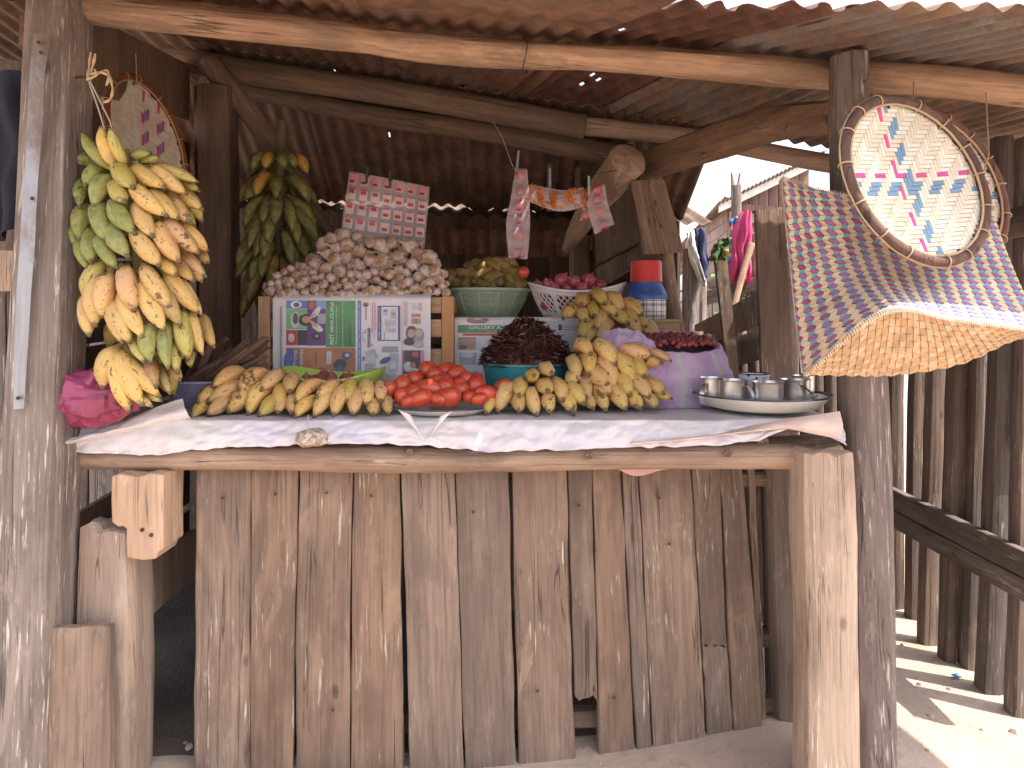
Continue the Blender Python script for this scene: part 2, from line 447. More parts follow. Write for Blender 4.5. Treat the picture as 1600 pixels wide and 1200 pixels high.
# hanging bearer block under the counter log
def prism(name, poly, Y, depth, mat, parent, jit=.003):
    fr_ = [P(x, y, Y)+Vector((0, jit*nz(x, y), 0)) for x, y in poly]; bk = [v+Vector((0, depth, 0)) for v in fr_]; n = len(poly)
    V = fr_+bk; Fc = [tuple(range(n)), tuple(range(2*n-1, n-1, -1))]+[(k, n+k, n+(k+1) % n, (k+1) % n) for k in range(n)]
    o = mk(name, V, Fc, mat, parent, frame(V[0], (0, 0, 1)), 0)
    bv = o.modifiers.new('bevel', 'BEVEL'); bv.width = .005; bv.segments = 2; return o
b = prism('bearer_block', [(174, 744), (186, 741), (214, 745), (236, 740), (256, 742), (254, 800), (255, 858), (246, 863), (243, 874), (222, 876), (197, 872), (196, 848), (197, 826), (190, 822), (184, 824), (174, 816), (173, 780)], 2.045, .13, ENDW, stall)
for q in ((222, 828), (236, 836)): tube('nail_head', [P(q[0], q[1], 2.04), P(q[0], q[1], 2.06)], .006, NAIL, b, 8)
# short plank propped against the post
qplank('propped_plank', [(50, 1300), (168, 1300), (172, 980), (64, 982)], 1.97, .03, WOODB, stall, jag=.01, topjag=.008)
# side board running back beneath the counter
plank('side_board', [P(224, 974, 2.15), P(224, 878, 2.15)], [P(310, 898, 2.95), P(310, 826, 2.95)], .03, WOODP, stall, cols=12, rows=8)
qplank('side_board', [(100, 985), (148, 978), (148, 955), (100, 962)], 2.35, .1, WOODD, stall, rows=6)
# counter rail (front log)
rail = log('counter_rail', [P(98, 716, 2.12), P(300, 715, 2.12), P(520, 716, 2.13), P(700, 719, 2.12), P(900, 714, 2.12), P(1080, 714, 2.12), P(1246, 714, 2.12)], [(0, .033), (.3, .038), (.55, .040), (.8, .037), (1, .036)], WOODL, stall, seg=22, rough=.13, rings=80)
for q in ((920, 712), (1138, 708), (640, 706)): log('knot', [P(q[0], q[1], 2.088), P(q[0], q[1], 2.07)], .011, WOODI, rail, seg=10, rings=3)
log('counter_rail', [P(1150, 700, 2.36), P(1310, 690, 2.30)], .03, WOODD, stall)
log('counter_rail', [Vector((-1.25, 3.15, 1.0)), Vector((.9, 3.15, 1.0))], .04, WOODI, stall)
# front boards
BY = [(300, 2.165), (700, 2.18), (900, 2.225), (1190, 2.37)]
def fboard(tl, tr, bl, br, yb=None, mat=WOODB, yt=722, dy=0, mids=None, **k):
    Yl, Yr = interp(BY, (tl+bl)/2)+dy, interp(BY, (tr+br)/2)+dy
    yl = yb or (HY+(CAMZ+.012)*F/Yl); yr = yb or (HY+(CAMZ+.012)*F/Yr)
    L = [P(bl, yl, Yl), P(tl, yt, Yl)]; R = [P(br, yr, Yr), P(tr, yt, Yr)]
    if mids:
        L.insert(1, P(mids[0], mids[2], Yl)); R.insert(1, P(mids[1], mids[2], Yr))
    return plank('board', L, R, .024, mat, stall, rows=30, **k)
for a in [dict(tl=308, tr=390, bl=301, br=388, mat=WOODD, dy=-.012, mids=(305, 389, 950)), dict(tl=393, tr=466, bl=390, br=457, mids=(391, 461, 950)), dict(tl=469, tr=551, bl=462, br=546, mids=(463, 546, 950)),
          dict(tl=554, tr=624, bl=548, br=630, mids=(550, 626, 900)), dict(tl=627, tr=709, bl=641, br=724, mids=(633, 717, 930)), dict(tl=712, tr=794, bl=727, br=806, mids=(718, 799, 930)),
          dict(tl=801, tr=885, bl=812, br=899, mids=(804, 890, 930)), dict(tl=887, tr=925, bl=899, br=934, yb=1092, jag=.02), dict(tl=926, tr=970, bl=937, br=993, mids=(932, 980, 930)),
          dict(tl=972, tr=996, bl=996, br=1019, mids=(982, 1007, 930)), dict(tl=998, tr=1079, bl=1022, br=1104, mat=WOODD, mids=(1008, 1091, 930)), dict(tl=1081, tr=1125, bl=1098, br=1135, yb=1008, mat=WOODD, jag=.02),
          dict(tl=1126, tr=1159, bl=1149, br=1193, mat=WOODD, mids=(1136, 1178, 930), jag=.02), dict(tl=1098, tr=1136, bl=1107, br=1148, yt=1010, topjag=.02, mat=WOODB),
          dict(tl=1168, tr=1178, bl=1188, br=1199, mat=WOODD, dy=.03), dict(tl=1176, tr=1188, bl=1186, br=1194, yb=975, mat=WOODF, dy=.06)]:
    fboard(**a)
log('cross_bar', [P(330, 1132, 2.262), P(900, 1120, 2.325), P(1235, 1095, 2.46)], .028, WOODB, stall, sq=.8)
log('cross_bar', [P(330, 760, 2.262), P(900, 757, 2.325), P(1235, 745, 2.46)], .026, WOODD, stall, sq=.8)
log('cross_bar', [P(1170, 990, 2.44), P(1250, 1005, 2.50)], .03, WOODB, stall, sq=.8)
# counter top planks
for i in range(8):
    y0 = 2.14+i*.137
    plank('counter_plank', [Vector((-1.26, y0, 1.068)), Vector((.94, y0, 1.068))], [Vector((-1.26, y0+.131, 1.07)), Vector((.94, y0+.131, 1.07))], .026, WOODB, stall, rows=20, n=(0, 0, 1))
for x in (-1.1, -.2, .75): log('counter_bearer', [Vector((x, 2.13, 1.025)), Vector((x, 3.2, 1.025))], .019, WOODI, stall, sq=.8)

# roof poles
log('roof_beam', [P(60, -5, 2.11), P(200, 20, 2.13), P(500, 52, 2.13), P(640, 72, 2.13), P(800, 84, 2.13), P(1000, 93, 2.13), P(1250, 114, 2.13), P(1420, 124, 2.13), P(1600, 142, 2.13), P(1950, 175, 2.13)],
    [(0, .047), (.2, .046), (.3, .04), (.4, .042), (.6, .042), (1, .05)], WOODL, stall, seg=22, rough=.15, rings=110)
log('roof_beam', [P(120, 42, 3.2), P(330, 101, 3.2), P(600, 143, 3.2), P(760, 170, 3.2), P(912, 198, 3.2)], [(0, .055), (.5, .058), (1, .056)], WOODI, stall, seg=18, rough=.07, rings=50)
log('roof_beam', [P(905, 196, 3.22), P(1000, 206, 3.22), P(1110, 219, 3.22), P(1300, 256, 3.22), P(1560, 285, 3.22), P(1800, 300, 3.22)], [(0, .043), (.3, .04), (1, .042)], WOODL, stall, seg=16, rough=.07, rings=50)
log('roof_beam', [P(330, 128, 3.45), P(600, 183, 3.45), P(760, 205, 3.45), P(985, 246, 3.45)], [(0, .045), (1, .058)], WOODI, stall, seg=16, rough=.08, rings=40)
log('rafter', [P(1302, 182, 2.17), P(1200, 196, 2.5), P(1110, 225, 2.85), P(1020, 256, 3.2)], [(0, .045), (.6, .062), (1, .06)], WOODI, stall, seg=16, rough=.06, sq=.3)
tr = log('brace_log', [P(886, 388, 3.55), P(925, 322, 3.3), P(981, 250, 2.95)], [(0, .026), (.3, .05), (.7, .075), (1, .082)], WOODL, stall, seg=20, rough=.05, rings=20)
log('brace_log', [P(322, 95, 3.12), P(400, 190, 3.16), P(450, 262, 3.2), P(540, 420, 3.3)], [(0, .05), (1, .042)], WOODI, stall, seg=14, rough=.08)
post([gp(345, 3.12, -.05), P(343, 600, 3.12), P(340, 300, 3.12), P(338, 140, 3.12)], .078, WOODI, sq=.6, rough=.04)
post([gp(1030, 3.24, -.05), P(1032, 500, 3.24), P(1010, 240, 3.24)], .055, WOODI, sq=.5)
log('brace_pole', [P(1060, 520, 3.12), P(1046, 440, 3.12), P(1040, 380, 3.1)], .03, WOODD, stall)
plank('nailed_panel', [P(1006, 398, 2.98), P(986, 282, 2.95)], [P(1070, 394, 2.98), P(1038, 281, 2.95)], .07, WOODB, stall, rows=10)
post([gp(908, 4.0, -.05), P(905, 470, 4.0), P(906, 372, 4.0)], .055, WOODI, sq=.7)
# right rear side wall boards with slanting gaps
plank('wall_board', [P(925, 415, 4.0), P(925, 300, 4.0)], [P(1008, 372, 3.3), P(1008, 258, 3.3)], .025, WOODI, stall, rows=6, cols=14)
plank('wall_board', [P(925, 455, 4.0), P(925, 420, 4.0)], [P(1014, 402, 3.3), P(1014, 376, 3.3)], .025, WOODI, stall, rows=6, cols=14)
plank('wall_board', [P(925, 560, 4.0), P(925, 470, 4.0)], [P(1020, 530, 3.3), P(1020, 424, 3.3)], .025, WOODI, stall, rows=6, cols=14)
plank('wall_board', [P(925, 640, 4.0), P(925, 565, 4.0)], [P(1020, 640, 3.3), P(1020, 535, 3.3)], .025, WOODI, stall, rows=6, cols=14)
# left side wall, horizontal boards from front post to back post
def lw(z0f, z1f, z0b, z1b, mat=WOODI):
    plank('wall_board', [Vector((-1.33, 2.12, z0f)), Vector((-1.33, 2.12, z1f))], [Vector((-1.45, 3.2, z0b)), Vector((-1.45, 3.2, z1b))], .022, mat, stall, rows=6, cols=14)
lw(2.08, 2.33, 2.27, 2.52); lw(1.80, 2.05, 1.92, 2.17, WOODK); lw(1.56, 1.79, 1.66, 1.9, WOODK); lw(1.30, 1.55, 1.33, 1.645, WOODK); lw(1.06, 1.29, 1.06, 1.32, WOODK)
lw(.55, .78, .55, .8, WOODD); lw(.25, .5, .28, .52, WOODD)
# rear wall below the roof, dim boards with slits
for i in range(13):
    x0 = -1.75+i*.215
    plank('wall_board', [Vector((x0, 4.32, -.02)), Vector((x0, 4.32, 1.15+.04*nz(i*3.3)))], [Vector((x0+.205, 4.32, -.02)), Vector((x0+.207, 4.32, 1.15+.04*nz(i*3.3+1)))], .02, WOODI, stall, rows=8, cols=5)
# closing boards under the counter at the back, sunlight slips between some
for i in range(11):
    x0 = -1.3+i*.2
    plank('wall_board', [Vector((x0, 3.3, -.02)), Vector((x0+.01, 3.3, .98))], [Vector((x0+.19, 3.3, -.02)), Vector((x0+.192, 3.3, .98))], .02, WOODD, stall, rows=8, cols=5)

# ---- roof sheets
ZK = [(1.47, [(-2, 2.21), (-.5, 2.13), (.3, 2.036), (1.05, 2.026), (2.6, 1.995)]),
      (2.10, [(-2, 2.46), (-1.136, 2.36), (0, 2.235), (.85, 2.175), (1.5, 2.128), (2.6, 2.05)]),
      (3.22, [(-2, 2.76), (-1.36, 2.60), (-.58, 2.48), (.29, 2.335), (1.41, 2.155), (2.6, 2.10)])]
ZR = [(3.20, [(-2, 2.70), (-1.36, 2.594), (-.58, 2.474), (.29, 2.332), (1.41, 2.155)]),
      (3.45, [(-2, 2.60), (-1.15, 2.515), (-.31, 2.36), (.56, 2.25), (1.2, 2.18)]),
      (4.06, [(-2, 2.05), (-.8, 2.02), (0, 1.984), (.95, 1.90), (1.2, 1.88)])]
def zroof(K, X, Y): return interp([(y, interp(f, X)) for y, f in K], Y) if Y > K[0][0] else interp(K[0][1], X)
def tin(name, K, x0, x1, y0, y1, mat, skew=.15, pitch=.076, amp=.010, lift=0.0, frag=0.0, holes=0, seed=1, parent=None, flatf=None):
    nu = int((x1-x0)/pitch*10)+1; nv = 34; V = []; rs = random.Random(seed)
    for i in range(nu):
        s = x0+(x1-x0)*i/(nu-1)
        for j in range(nv):
            t = j/(nv-1); Y = lerp(y0, y1, t)
            if j == 0: Y += frag*(nz(s*9, seed)+.6*nz(s*31, seed+4))
            X = s-skew*(Y-2.1)
            a = amp*(flatf(s, Y) if flatf else 1)
            z = zroof(K, X, Y)+amp+lift+a*cos(2*pi*(s-x0)/pitch)+.006*nz(s*2.3, Y*2.1, seed)
            V.append(Vector((X, Y, z)))
    Fc = grid_faces(nu, nv)
    if holes:
        drop = set(rs.randrange(len(Fc)) for _ in range(holes)); Fc = [f for i, f in enumerate(Fc) if i not in drop]
    o = mk(name, V, Fc, mat, parent or stall, frame((x0, y0, 2.2), (0, 1, 0), (0, 0, 1)), 60)
    md = o.modifiers.new('thickness', 'SOLIDIFY'); md.thickness = .0012
    return o
tin('roof_sheet', ZK, -2.15, -1.18, 1.5, 3.30, TIN_A, .12, seed=11)
tin('roof_sheet', ZK, -1.24, -.44, 1.46, 3.28, TIN_A, .12, seed=12, lift=.006)
tin('roof_sheet', ZK, -.50, .24, 1.40, 3.30, TIN_A, .16, seed=13, flatf=lambda s, Y: .35 if Y < 2 else .8)
tin('roof_sheet', ZK, .18, .68, 1.535, 3.27, TIN_B, .2, seed=14, lift=.006, frag=.06, holes=5)
tin('roof_sheet', ZK, .64, 1.40, 1.485, 3.25, TIN_C, .2, seed=15, frag=.015)
tin('roof_sheet', ZK, 1.34, 2.42, 1.47, 3.26, TIN_C, .2, seed=16, lift=.006, frag=.015)
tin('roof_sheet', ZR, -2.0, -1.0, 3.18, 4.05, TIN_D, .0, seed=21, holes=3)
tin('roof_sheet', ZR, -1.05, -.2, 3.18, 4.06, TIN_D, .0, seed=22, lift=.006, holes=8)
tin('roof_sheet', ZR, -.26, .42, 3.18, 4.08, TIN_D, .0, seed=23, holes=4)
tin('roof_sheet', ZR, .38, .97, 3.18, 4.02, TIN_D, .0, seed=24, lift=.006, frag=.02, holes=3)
def hang(x0, x1, seed, zt, zb, Y=4.12):
    nu = int((x1-x0)/.076*10)+1; V = []
    for i in range(nu):
        X = x0+(x1-x0)*i/(nu-1)
        for j in range(10):
            t = j/9; V.append(Vector((X, Y+.08*t+.010*cos(2*pi*(X-x0)/.076), lerp(zt, zb, t)+.01*nz(X*8, seed)*t-.02*X)))
    o = mk('rear_sheet', V, grid_faces(nu, 10), TIN_A, stall, frame((x0, Y, zb), (0, 0, 1)), 60)
    o.modifiers.new('thickness', 'SOLIDIFY').thickness = .0012
hang(-1.5, -.1, 5, 1.885, 1.745); hang(-.13, .33, 6, 1.885, 1.735, 4.1); hang(.30, .66, 7, 1.865, 1.79, 4.16)
for px in (858, 902): qplank('rear_strut', [(px-4, 330), (px+4, 330), (px+6, 235), (px-2, 235)], 3.7, .02, WOODB, stall, rows=4, cols=4)
# metal strip nailed on the left post
V = []
path = [(28, 640, 1.94), (34, 500, 1.94), (44, 330, 1.945), (52, 230, 1.95), (58, 120, 1.955), (66, 52, 1.955)]
Lp = catmull([P(x-9-i, y, Y) for i, (x, y, Y) in enumerate(path)], 6); Rp = catmull([P(x+11+i*.5, y-2, Y-.002) for i, (x, y, Y) in enumerate(path)], 6)
strip = plank('metal_strip', Lp, Rp, .003, metal_mat('galvanised strip', (.38, .38, .41), (.25, .18, .14), .3), stall, rows=30, cols=4, edge=.0005, warp=.002)
for q in ((60, 66), (64, 82), (50, 310), (28, 622)): tube('nail_head', [P(q[0], q[1], 1.925), P(q[0], q[1], 1.945)], .005, NAIL, strip, 8)

for (x, y) in ((820, 86),):      # wire ties round the front beam
    c_ = P(x, y, 2.13); tube('wire_tie', [c_+Vector((.006*sin(q*.9), .054*cos(q*pi/9), .054*sin(q*pi/9))) for q in range(18)], .0016, NAIL, stall, 5, True)
for (x, y, Y_) in ((905, 790, 2.2), (1030, 778, 2.26), (930, 860, 2.21), (1046, 850, 2.27), (740, 800, 2.16), (580, 775, 2.15), (510, 770, 2.15), (430, 772, 2.145), (348, 778, 2.13), (840, 1080, 2.18), (960, 1090, 2.23), (520, 1110, 2.15)):
    tube('nail_head', [P(x, y, Y_-.004), P(x, y, Y_+.03)], .0042, NAIL, stall, 7)
# ---------------------------------------------------------------- fence on the right
fence = thing('picket_fence', (1.85, 3.4, 0), 'dark rough stake fence with two rails beside the trodden path', 'fence')
rs = random.Random(5)
PK = [(1592, 1112, 1600, 34, WOODF), (1544, 1077, 1572, 33, WOODF), (1516, 1042, 1532, 27, WOODF), (1485, 1029, 1510, 30, WOODF), (1448, 1003, 1480, 26, WOODF), (1429, 965, 1450, 25, WOODF), (1397, 949, 1402, 24, WOODF)]
for (bx, by, tx, wpx, m) in PK:
    g = PG(bx, by); Y = g.y; top = Vector((g.x+.03+(tx-bx-10)*PX(Y)*.5, Y, 1.98+rs.uniform(-.12, .12)))
    log('picket', [Vector((g.x, Y, -.06)), (Vector((g.x, Y, 0))+top)/2+Vector((rs.uniform(-.015, .015), 0, 0)), top], [(0, wpx*PX(Y)*.52), (1, wpx*PX(Y)*.42)], m, fence, seg=12, rough=.1, sq=.3, rings=20)
Y = 3.53
while Y < 6.2:
    X = 1.84+rs.uniform(-.03, .03); r = rs.uniform(.035, .05)
    log('picket', [Vector((X, Y, -.06)), Vector((X+rs.uniform(-.03, .03), Y, 1)), Vector((X+rs.uniform(-.05, .05), Y, 1.9+rs.uniform(-.2, .15)))], [(0, r), (1, r*.8)], WOODF, fence, seg=10, rough=.1, sq=.3, rings=12)
    Y += rs.uniform(.10, .15)
plank('fence_rail', [Vector((1.72, 2.3, .51)), Vector((1.745, 6.2, .51))], [Vector((1.72, 2.3, .60)), Vector((1.745, 6.2, .60))], .035, WOODF, fence, rows=40, n=(-1, 0, 0))
plank('fence_rail', [Vector((1.717, 2.3, .43)), Vector((1.742, 6.2, .43))], [Vector((1.717, 2.3, .505)), Vector((1.742, 6.2, .505))], .04, WOODF, fence, rows=40, n=(-1, 0, 0))
log('fence_rail', [Vector((1.71, 2.3, 1.71)), Vector((1.74, 4, 1.69)), Vector((1.745, 6.2, 1.66))], .05, WOODF, fence, seg=12)
t = NT('mossy slab'); c = t.co(); n1 = t.noise(t.map(c, (12, 12, 3)), 1, 5, .65)
MOSS = t.set(Base_Color=t.mix(t.ss(n1, .5, .62), (.17, .13, .10), t.mix(t.noise(c, 5), (.36, .35, .12), (.5, .48, .42))), Roughness=.9)
plank('slab', [Vector((1.84, 2.56, .9)), Vector((1.90, 2.6, 2.12))], [Vector((1.99, 2.56, .9)), Vector((2.02, 2.6, 2.1))], .03, MOSS, fence)

# ---------------------------------------------------------------- low rear fence beyond the counter
rf = thing('plank_fence', (1.2, 3.6, 0), 'brown plank fence with one tall wide board behind the mug tray', 'fence')
plank('tall_board', [gp(1190, 3.35, -.03), P(1192, 640, 3.35), P(1181, 328, 3.35)], [gp(1250, 3.35, -.03), P(1246, 640, 3.35), P(1226, 326, 3.35)], .03, WOODD, rf)
plank('upright', [gp(1150, 3.5, -.03), P(1139, 600, 3.5), P(1116, 402, 3.5)], [gp(1168, 3.5, -.03), P(1158, 600, 3.5), P(1136, 404, 3.5)], .03, WOODD, rf)
plank('cross_board', [P(1085, 545, 3.75), P(1085, 508, 3.75)], [P(1195, 506, 3.55), P(1195, 450, 3.55)], .03, WOODD, rf, cols=10, rows=6)
plank('cross_board', [P(1060, 600, 3.8), P(1060, 556, 3.8)], [P(1195, 560, 3.6), P(1195, 512, 3.6)], .03, WOODF, rf, cols=10, rows=6)
for i, px in enumerate((1092, 1112, 1132, 1160, 1180, 1258, 1276, 1296, 1316, 1336)):
    h = 1.30+.08*nz(i*2.7) if px < 1200 else 1.9
    log('picket', [gp(px, 3.72, -.03), gp(px+2, 3.72, .7), gp(px-3, 3.72, h)], .032, WOODF, rf, seg=10, rings=10)
# grey posts, rail and stick further back
yp = thing('yard_fence', (1.8, 4.9, 0), 'grey weathered posts and rail where washing hangs', 'fence')
log('forked_post', [gp(1151, 5.2, -.03), P(1151, 400, 5.2), P(1150, 290, 5.2)], .036, WOODG, yp, seg=12)
log('fork', [P(1146, 292, 5.2), P(1143, 271, 5.2)], [(0, .016), (1, .008)], WOODG, yp, seg=8, rings=4)
log('fork', [P(1154, 292, 5.2), P(1156, 272, 5.2)], [(0, .016), (1, .008)], WOODG, yp, seg=8, rings=4)
plank('rail', [P(1100, 478, 5.0), P(1190, 452, 4.9)], [P(1100, 456, 5.0), P(1190, 430, 4.9)], .03, WOODG, yp, n=(0, -1, 0))
log('post', [gp(1183, 4.95, -.03), P(1180, 365, 4.95)], .04, WOODG, yp, seg=10)
log('post', [gp(1075, 4.6, -.03), P(1080, 390, 4.6)], .055, WOODG, yp, seg=10)
log('post', [gp(1092, 4.75, -.03), P(1096, 430, 4.75)], .035, WOODG, yp, seg=10)
st = log('walking_stick', [P(1142, 500, 4.7), P(1160, 430, 4.75), P(1174, 382, 4.8)], [(0, .02), (1, .024)], WOODL, None, seg=10)
tag(st, 'thin peeled stick leaning beside the pink garment', 'stick')

# ---------------------------------------------------------------- washing
def cloth_mat(name, c, rough=.85, var=.15): return plain(name, c, rough, var, bump=.2, bscale=400)
def garment(name, L, R, Y, mat, label, seed, bulge=.06, folds=4, cat='garment', n=26):
    a = catmull([P(x, y, Y) for x, y in L], 8); b = catmull([P(x, y, Y) for x, y in R], 8); m = len(a)-1
    def fn(u, v):
        p = a[int(round(v*m))].lerp(b[int(round(v*m))], u)
        d = bulge*sin(pi*u)*(.6+.4*v)+.035*sin(2*pi*folds*u+3*nz(seed, v*2))*(.3+.7*v)+.03*nz(u*3+seed, v*3)
        return p+Vector((.02*nz(u*4, v*4, seed), -d, 0))
    o = sheet(name, fn, n, m+1, .004, mat); tag(o, label, cat); return o
garment('shirt', [(1160, 330), (1146, 360), (1141, 400), (1140, 440)], [(1171, 331), (1174, 362), (1175, 400), (1172, 445)], 4.9, cloth_mat('pink cotton', (.55, .06, .17)), 'pink garment hung over the yard fence post', 1, .08, 3)
t = NT('striped cotton'); c = t.sep(t.co('Object', False))[2]
sw = t.math('FRACT', t.math('MULTIPLY', c, 11.0))
STR = t.set(Base_Color=t.mix(t.ss(sw, .4, .5), t.mix(t.ss(sw, .15, .2), (.5, .08, .06), (.04, .10, .32)), t.mix(t.ss(sw, .72, .78), (.10, .28, .42), (.5, .42, .25))), Roughness=.9)
garment('shawl', [(1142, 343), (1139, 375), (1136, 420)], [(1152, 338), (1150, 372), (1147, 425)], 4.95, STR, 'blue striped cloth hanging beside the pink garment', 2, .05, 2, 'cloth')
t = NT('green patterned cotton'); c = t.co('Object', False)
nn = t.noise(t.map(c, (12, 12, 25)), 1, 3, .6)
GRN = t.set(Base_Color=t.mix(t.ss(nn, .5, .56), (.05, .12, .045), t.mix(t.ss(nn, .6, .66), (.30, .28, .1), (.3, .06, .05))), Roughness=.9)
garment('head_cloth', [(1122, 374), (1113, 390), (1111, 408)], [(1142, 372), (1142, 385), (1134, 408)], 3.46, GRN, 'green patterned cloth draped over the top of the brown upright', 3, .05, 2, 'cloth')
garment('trousers', [(1084, 358), (1080, 380), (1086, 410), (1096, 438)], [(1100, 356), (1104, 380), (1106, 410), (1104, 432)], 4.55, cloth_mat('navy cotton', (.035, .035, .10)), 'navy garment drying on the grey post', 4, .05, 2)
garment('towel', [(1072, 365), (1073, 385), (1085, 420), (1096, 445)], [(1085, 360), (1086, 385), (1094, 415), (1101, 448)], 4.5, cloth_mat('white cotton', (.75, .73, .68)), 'white cloth drying beside the navy garment', 5, .03, 2, 'cloth')
t = NT('flowered cotton'); c = t.co('Object', False); v = t.voro(c, 26)
FLW = t.set(Base_Color=t.mix(t.ss(v, .22, .3), (.42, .16, .22), (.74, .72, .72)), Roughness=.9)
garment('curtain', [(1227, 372), (1231, 430), (1234, 500)], [(1237, 372), (1241, 430), (1246, 500)], 3.42, FLW, 'white flowered cloth hanging beside the tall brown board', 6, .02, 1, 'cloth')

# ---------------------------------------------------------------- neighbouring plank house behind the yard
HOUSEW = wood('sunned house planks', (.40, .30, .26), (.31, .22, .19), (.18, .12, .10), dirt=.3)
HOUSER = wood('red brown house planks', (.28, .165, .13), (.22, .125, .10), (.12, .07, .06), dirt=.3)
house = thing('plank_house', (4, 8.5, 0), 'small plank house with sloping tin roof beyond the washing', 'house')
for i in range(12):      # side wall, boards following the roof slope
    a = 330+i*18; b = 378+i*14
    plank('wall_plank', [P(1070, b+13, 9.2), P(1070, b, 9.2)], [P(1136, a+17-4, 8.2), P(1136, a-4, 8.2)], .03, HOUSEW, house, rows=3, cols=8)
for i in range(8):       # gable front, upright boards
    x0 = 1137+i*16; x1 = x0+15.3
    plank('wall_plank', [gp(x0, 8.15, 0), P(x0, 318-(x0-1125)*.47, 8.15)], [gp(x1, 8.15, 0), P(x1, 318-(x1-1125)*.47, 8.15)], .03, HOUSER, house, rows=12, cols=4)
plank('lintel', [P(1137, 326, 8.1), P(1137, 316, 8.1)], [P(1262, 338, 8.0), P(1262, 328, 8.0)], .05, HOUSER, house, rows=4, cols=8)
plank('window_shutter', [P(1140, 345, 8.1), P(1140, 330, 8.1)], [P(1225, 352, 8.05), P(1225, 338, 8.05)], .04, HOUSEW, house, rows=4, cols=8)
plank('barge_board', [P(1124, 332, 8.0), P(1124, 317, 8.0)], [P(1290, 252, 8.0), P(1290, 234, 8.0)], .04, plain('white barge paint', (.75, .75, .75), .7), house, rows=3, cols=14)
def roofp(a, b, c, d, mat, nm='roof_sheet'):
    A, B, C2, D = [Vector(q) for q in (a, b, c, d)]
    def fn(u, v):
        p = A.lerp(B, u).lerp(D.lerp(C2, u), v); return p+Vector((0, 0, .015*cos(u*2*pi*26)))
    sheet(nm, fn, 157, 8, .004, mat, house)
roofp(P(1124, 316, 7.9), P(1292, 234, 7.9), P(1292, 234, 7.9)+Vector((0, 5, -.9)), P(1124, 316, 7.9)+Vector((0, 5, -.9)), TIN_C)
roofp(P(1064, 380, 9.3), P(1131, 308, 8.05), P(1131, 308, 8.05)+Vector((1.6, 1.6, -.3)), P(1064, 380, 9.3)+Vector((1.6, 1.6, -.3)), TIN_C)

# ---------------------------------------------------------------- leafy plants
def leaf_mat(name, a, b):
    t = NT(name); c = t.co('Object', True); n1 = t.noise(c, 7, 4)
    m = t.set(Base_Color=t.mix(t.ss(n1, .35, .65), a, b), Roughness=.5)
    t.b.inputs['Transmission Weight'].default_value = 0; return m
LEAF = leaf_mat('green leaf', (.07, .16, .025), (.16, .28, .05))
def plant(loc, h, n, label, seed, spread=.22, ll=.16):
    rr = random.Random(seed); root = thing('leafy_plant', loc, label, 'plant')
    st = [Vector(loc)+Vector((.03*nz(seed, i), .03*nz(seed+4, i), h*i/5)) for i in range(6)]
    tube('stem', st, [.010, .009, .008, .007, .006, .004], plain('green stem', (.12, .16, .05), .7), root, 7)
    for k in range(n):
        t = rr.uniform(.25, 1); base = Vector(loc)+Vector((0, 0, h*t)); a = rr.uniform(0, 2*pi); L = ll*rr.uniform(.7, 1.3); W = L*.28
        d = Vector((cos(a), sin(a), rr.uniform(-.1, .6))).normalized(); s = d.cross(Vector((0, 0, 1))).normalized()
        base = base+d*rr.uniform(0, spread)
        def fn(u, v, base=base, d=d, s=s, L=L, W=W):
            ww = W*(sin(pi*min(1, .06+v*.94))**.8); return base+d*(L*v)+s*((u-.5)*2*ww)+Vector((0, 0, -.5*L*v*v+.25*ww*abs(u-.5)*2))
        sheet('leaf', fn, 5, 8, .0008, LEAF, root)
plant((1.58, 5.6, 0), 1.55, 46, 'bright green leafy plant growing beyond the rear fence by the drying cloths', 3)
plant(tuple(P(1108, 490, 6.4)-Vector((0, 0, 1.4))), 1.7, 40, 'yellow green leafy plant against the pale house wall', 9, .3)
plant((-1.62, 2.35, 0), .5, 16, 'low green plant at the foot of the left corner post', 5, .12, .2)

# ---------------------------------------------------------------- shed added to keep the rear dark, and the neighbour on the left
shed = thing('blocker_shed', (-.4, 5, 0), 'added lean-to shed blocking light close behind the stall', 'shed')
for i in range(18):
    x0 = -3.2+i*.25
    plank('wall_plank', [Vector((x0, 5.7+.025*(i%2), -.02)), Vector((x0, 5.7+.025*(i%2), 2.38))], [Vector((x0+.262, 5.703+.02*(i%2), -.02)), Vector((x0+.262, 5.703+.02*(i%2), 2.38))], .02, WOODI, shed, rows=4, cols=4)
def fr(u, v): X = -3.4+5.0*u*.90; return Vector((X, 3.85+2.15*v, 1.925+.66*v-.035*X+.010*cos(X*2*pi/.09)))
sheet('roof_sheet', fr, 500, 6, .002, TIN_D, shed)
for i in range(6):
    y0 = 4.3+i*.235
    plank('wall_plank', [Vector((1.02, y0, -.02)), Vector((1.02, y0, 1.90+.3*(y0-4.1)))], [Vector((1.02, y0+.232, -.02)), Vector((1.02, y0+.232, 1.97+.3*(y0-4.1)))], .02, WOODF, shed, rows=4, cols=4, n=(1, 0, 0))
nb = thing('neighbour_hut', (-2.3, 3, 0), 'weathered board hut wall on the far side of the left post', 'hut')
for i in range(9):
    x0 = -3.2+i*.175; zt = 1.62 if i != 5 else 1.5
    plank('wall_plank', [Vector((x0, 3.02, .44)), Vector((x0, 3.02, zt))], [Vector((x0+.165, 3.02, .44)), Vector((x0+.168, 3.02, zt))], .022, WOODG if i % 3 else WOODD, nb, rows=12, cols=5, jag=.02)
plank('sill_beam', [Vector((-3.3, 2.98, .36)), Vector((-3.3, 2.98, .45))], [Vector((-1.5, 2.98, .36)), Vector((-1.5, 2.98, .45))], .06, WOODB, nb, rows=4, cols=14)
plank('cross_board', [P(-60, 455, 2.9), P(-60, 390, 2.9)], [P(36, 455, 2.9), P(36, 392, 2.9)], .03, WOODP, nb, rows=5, cols=8)
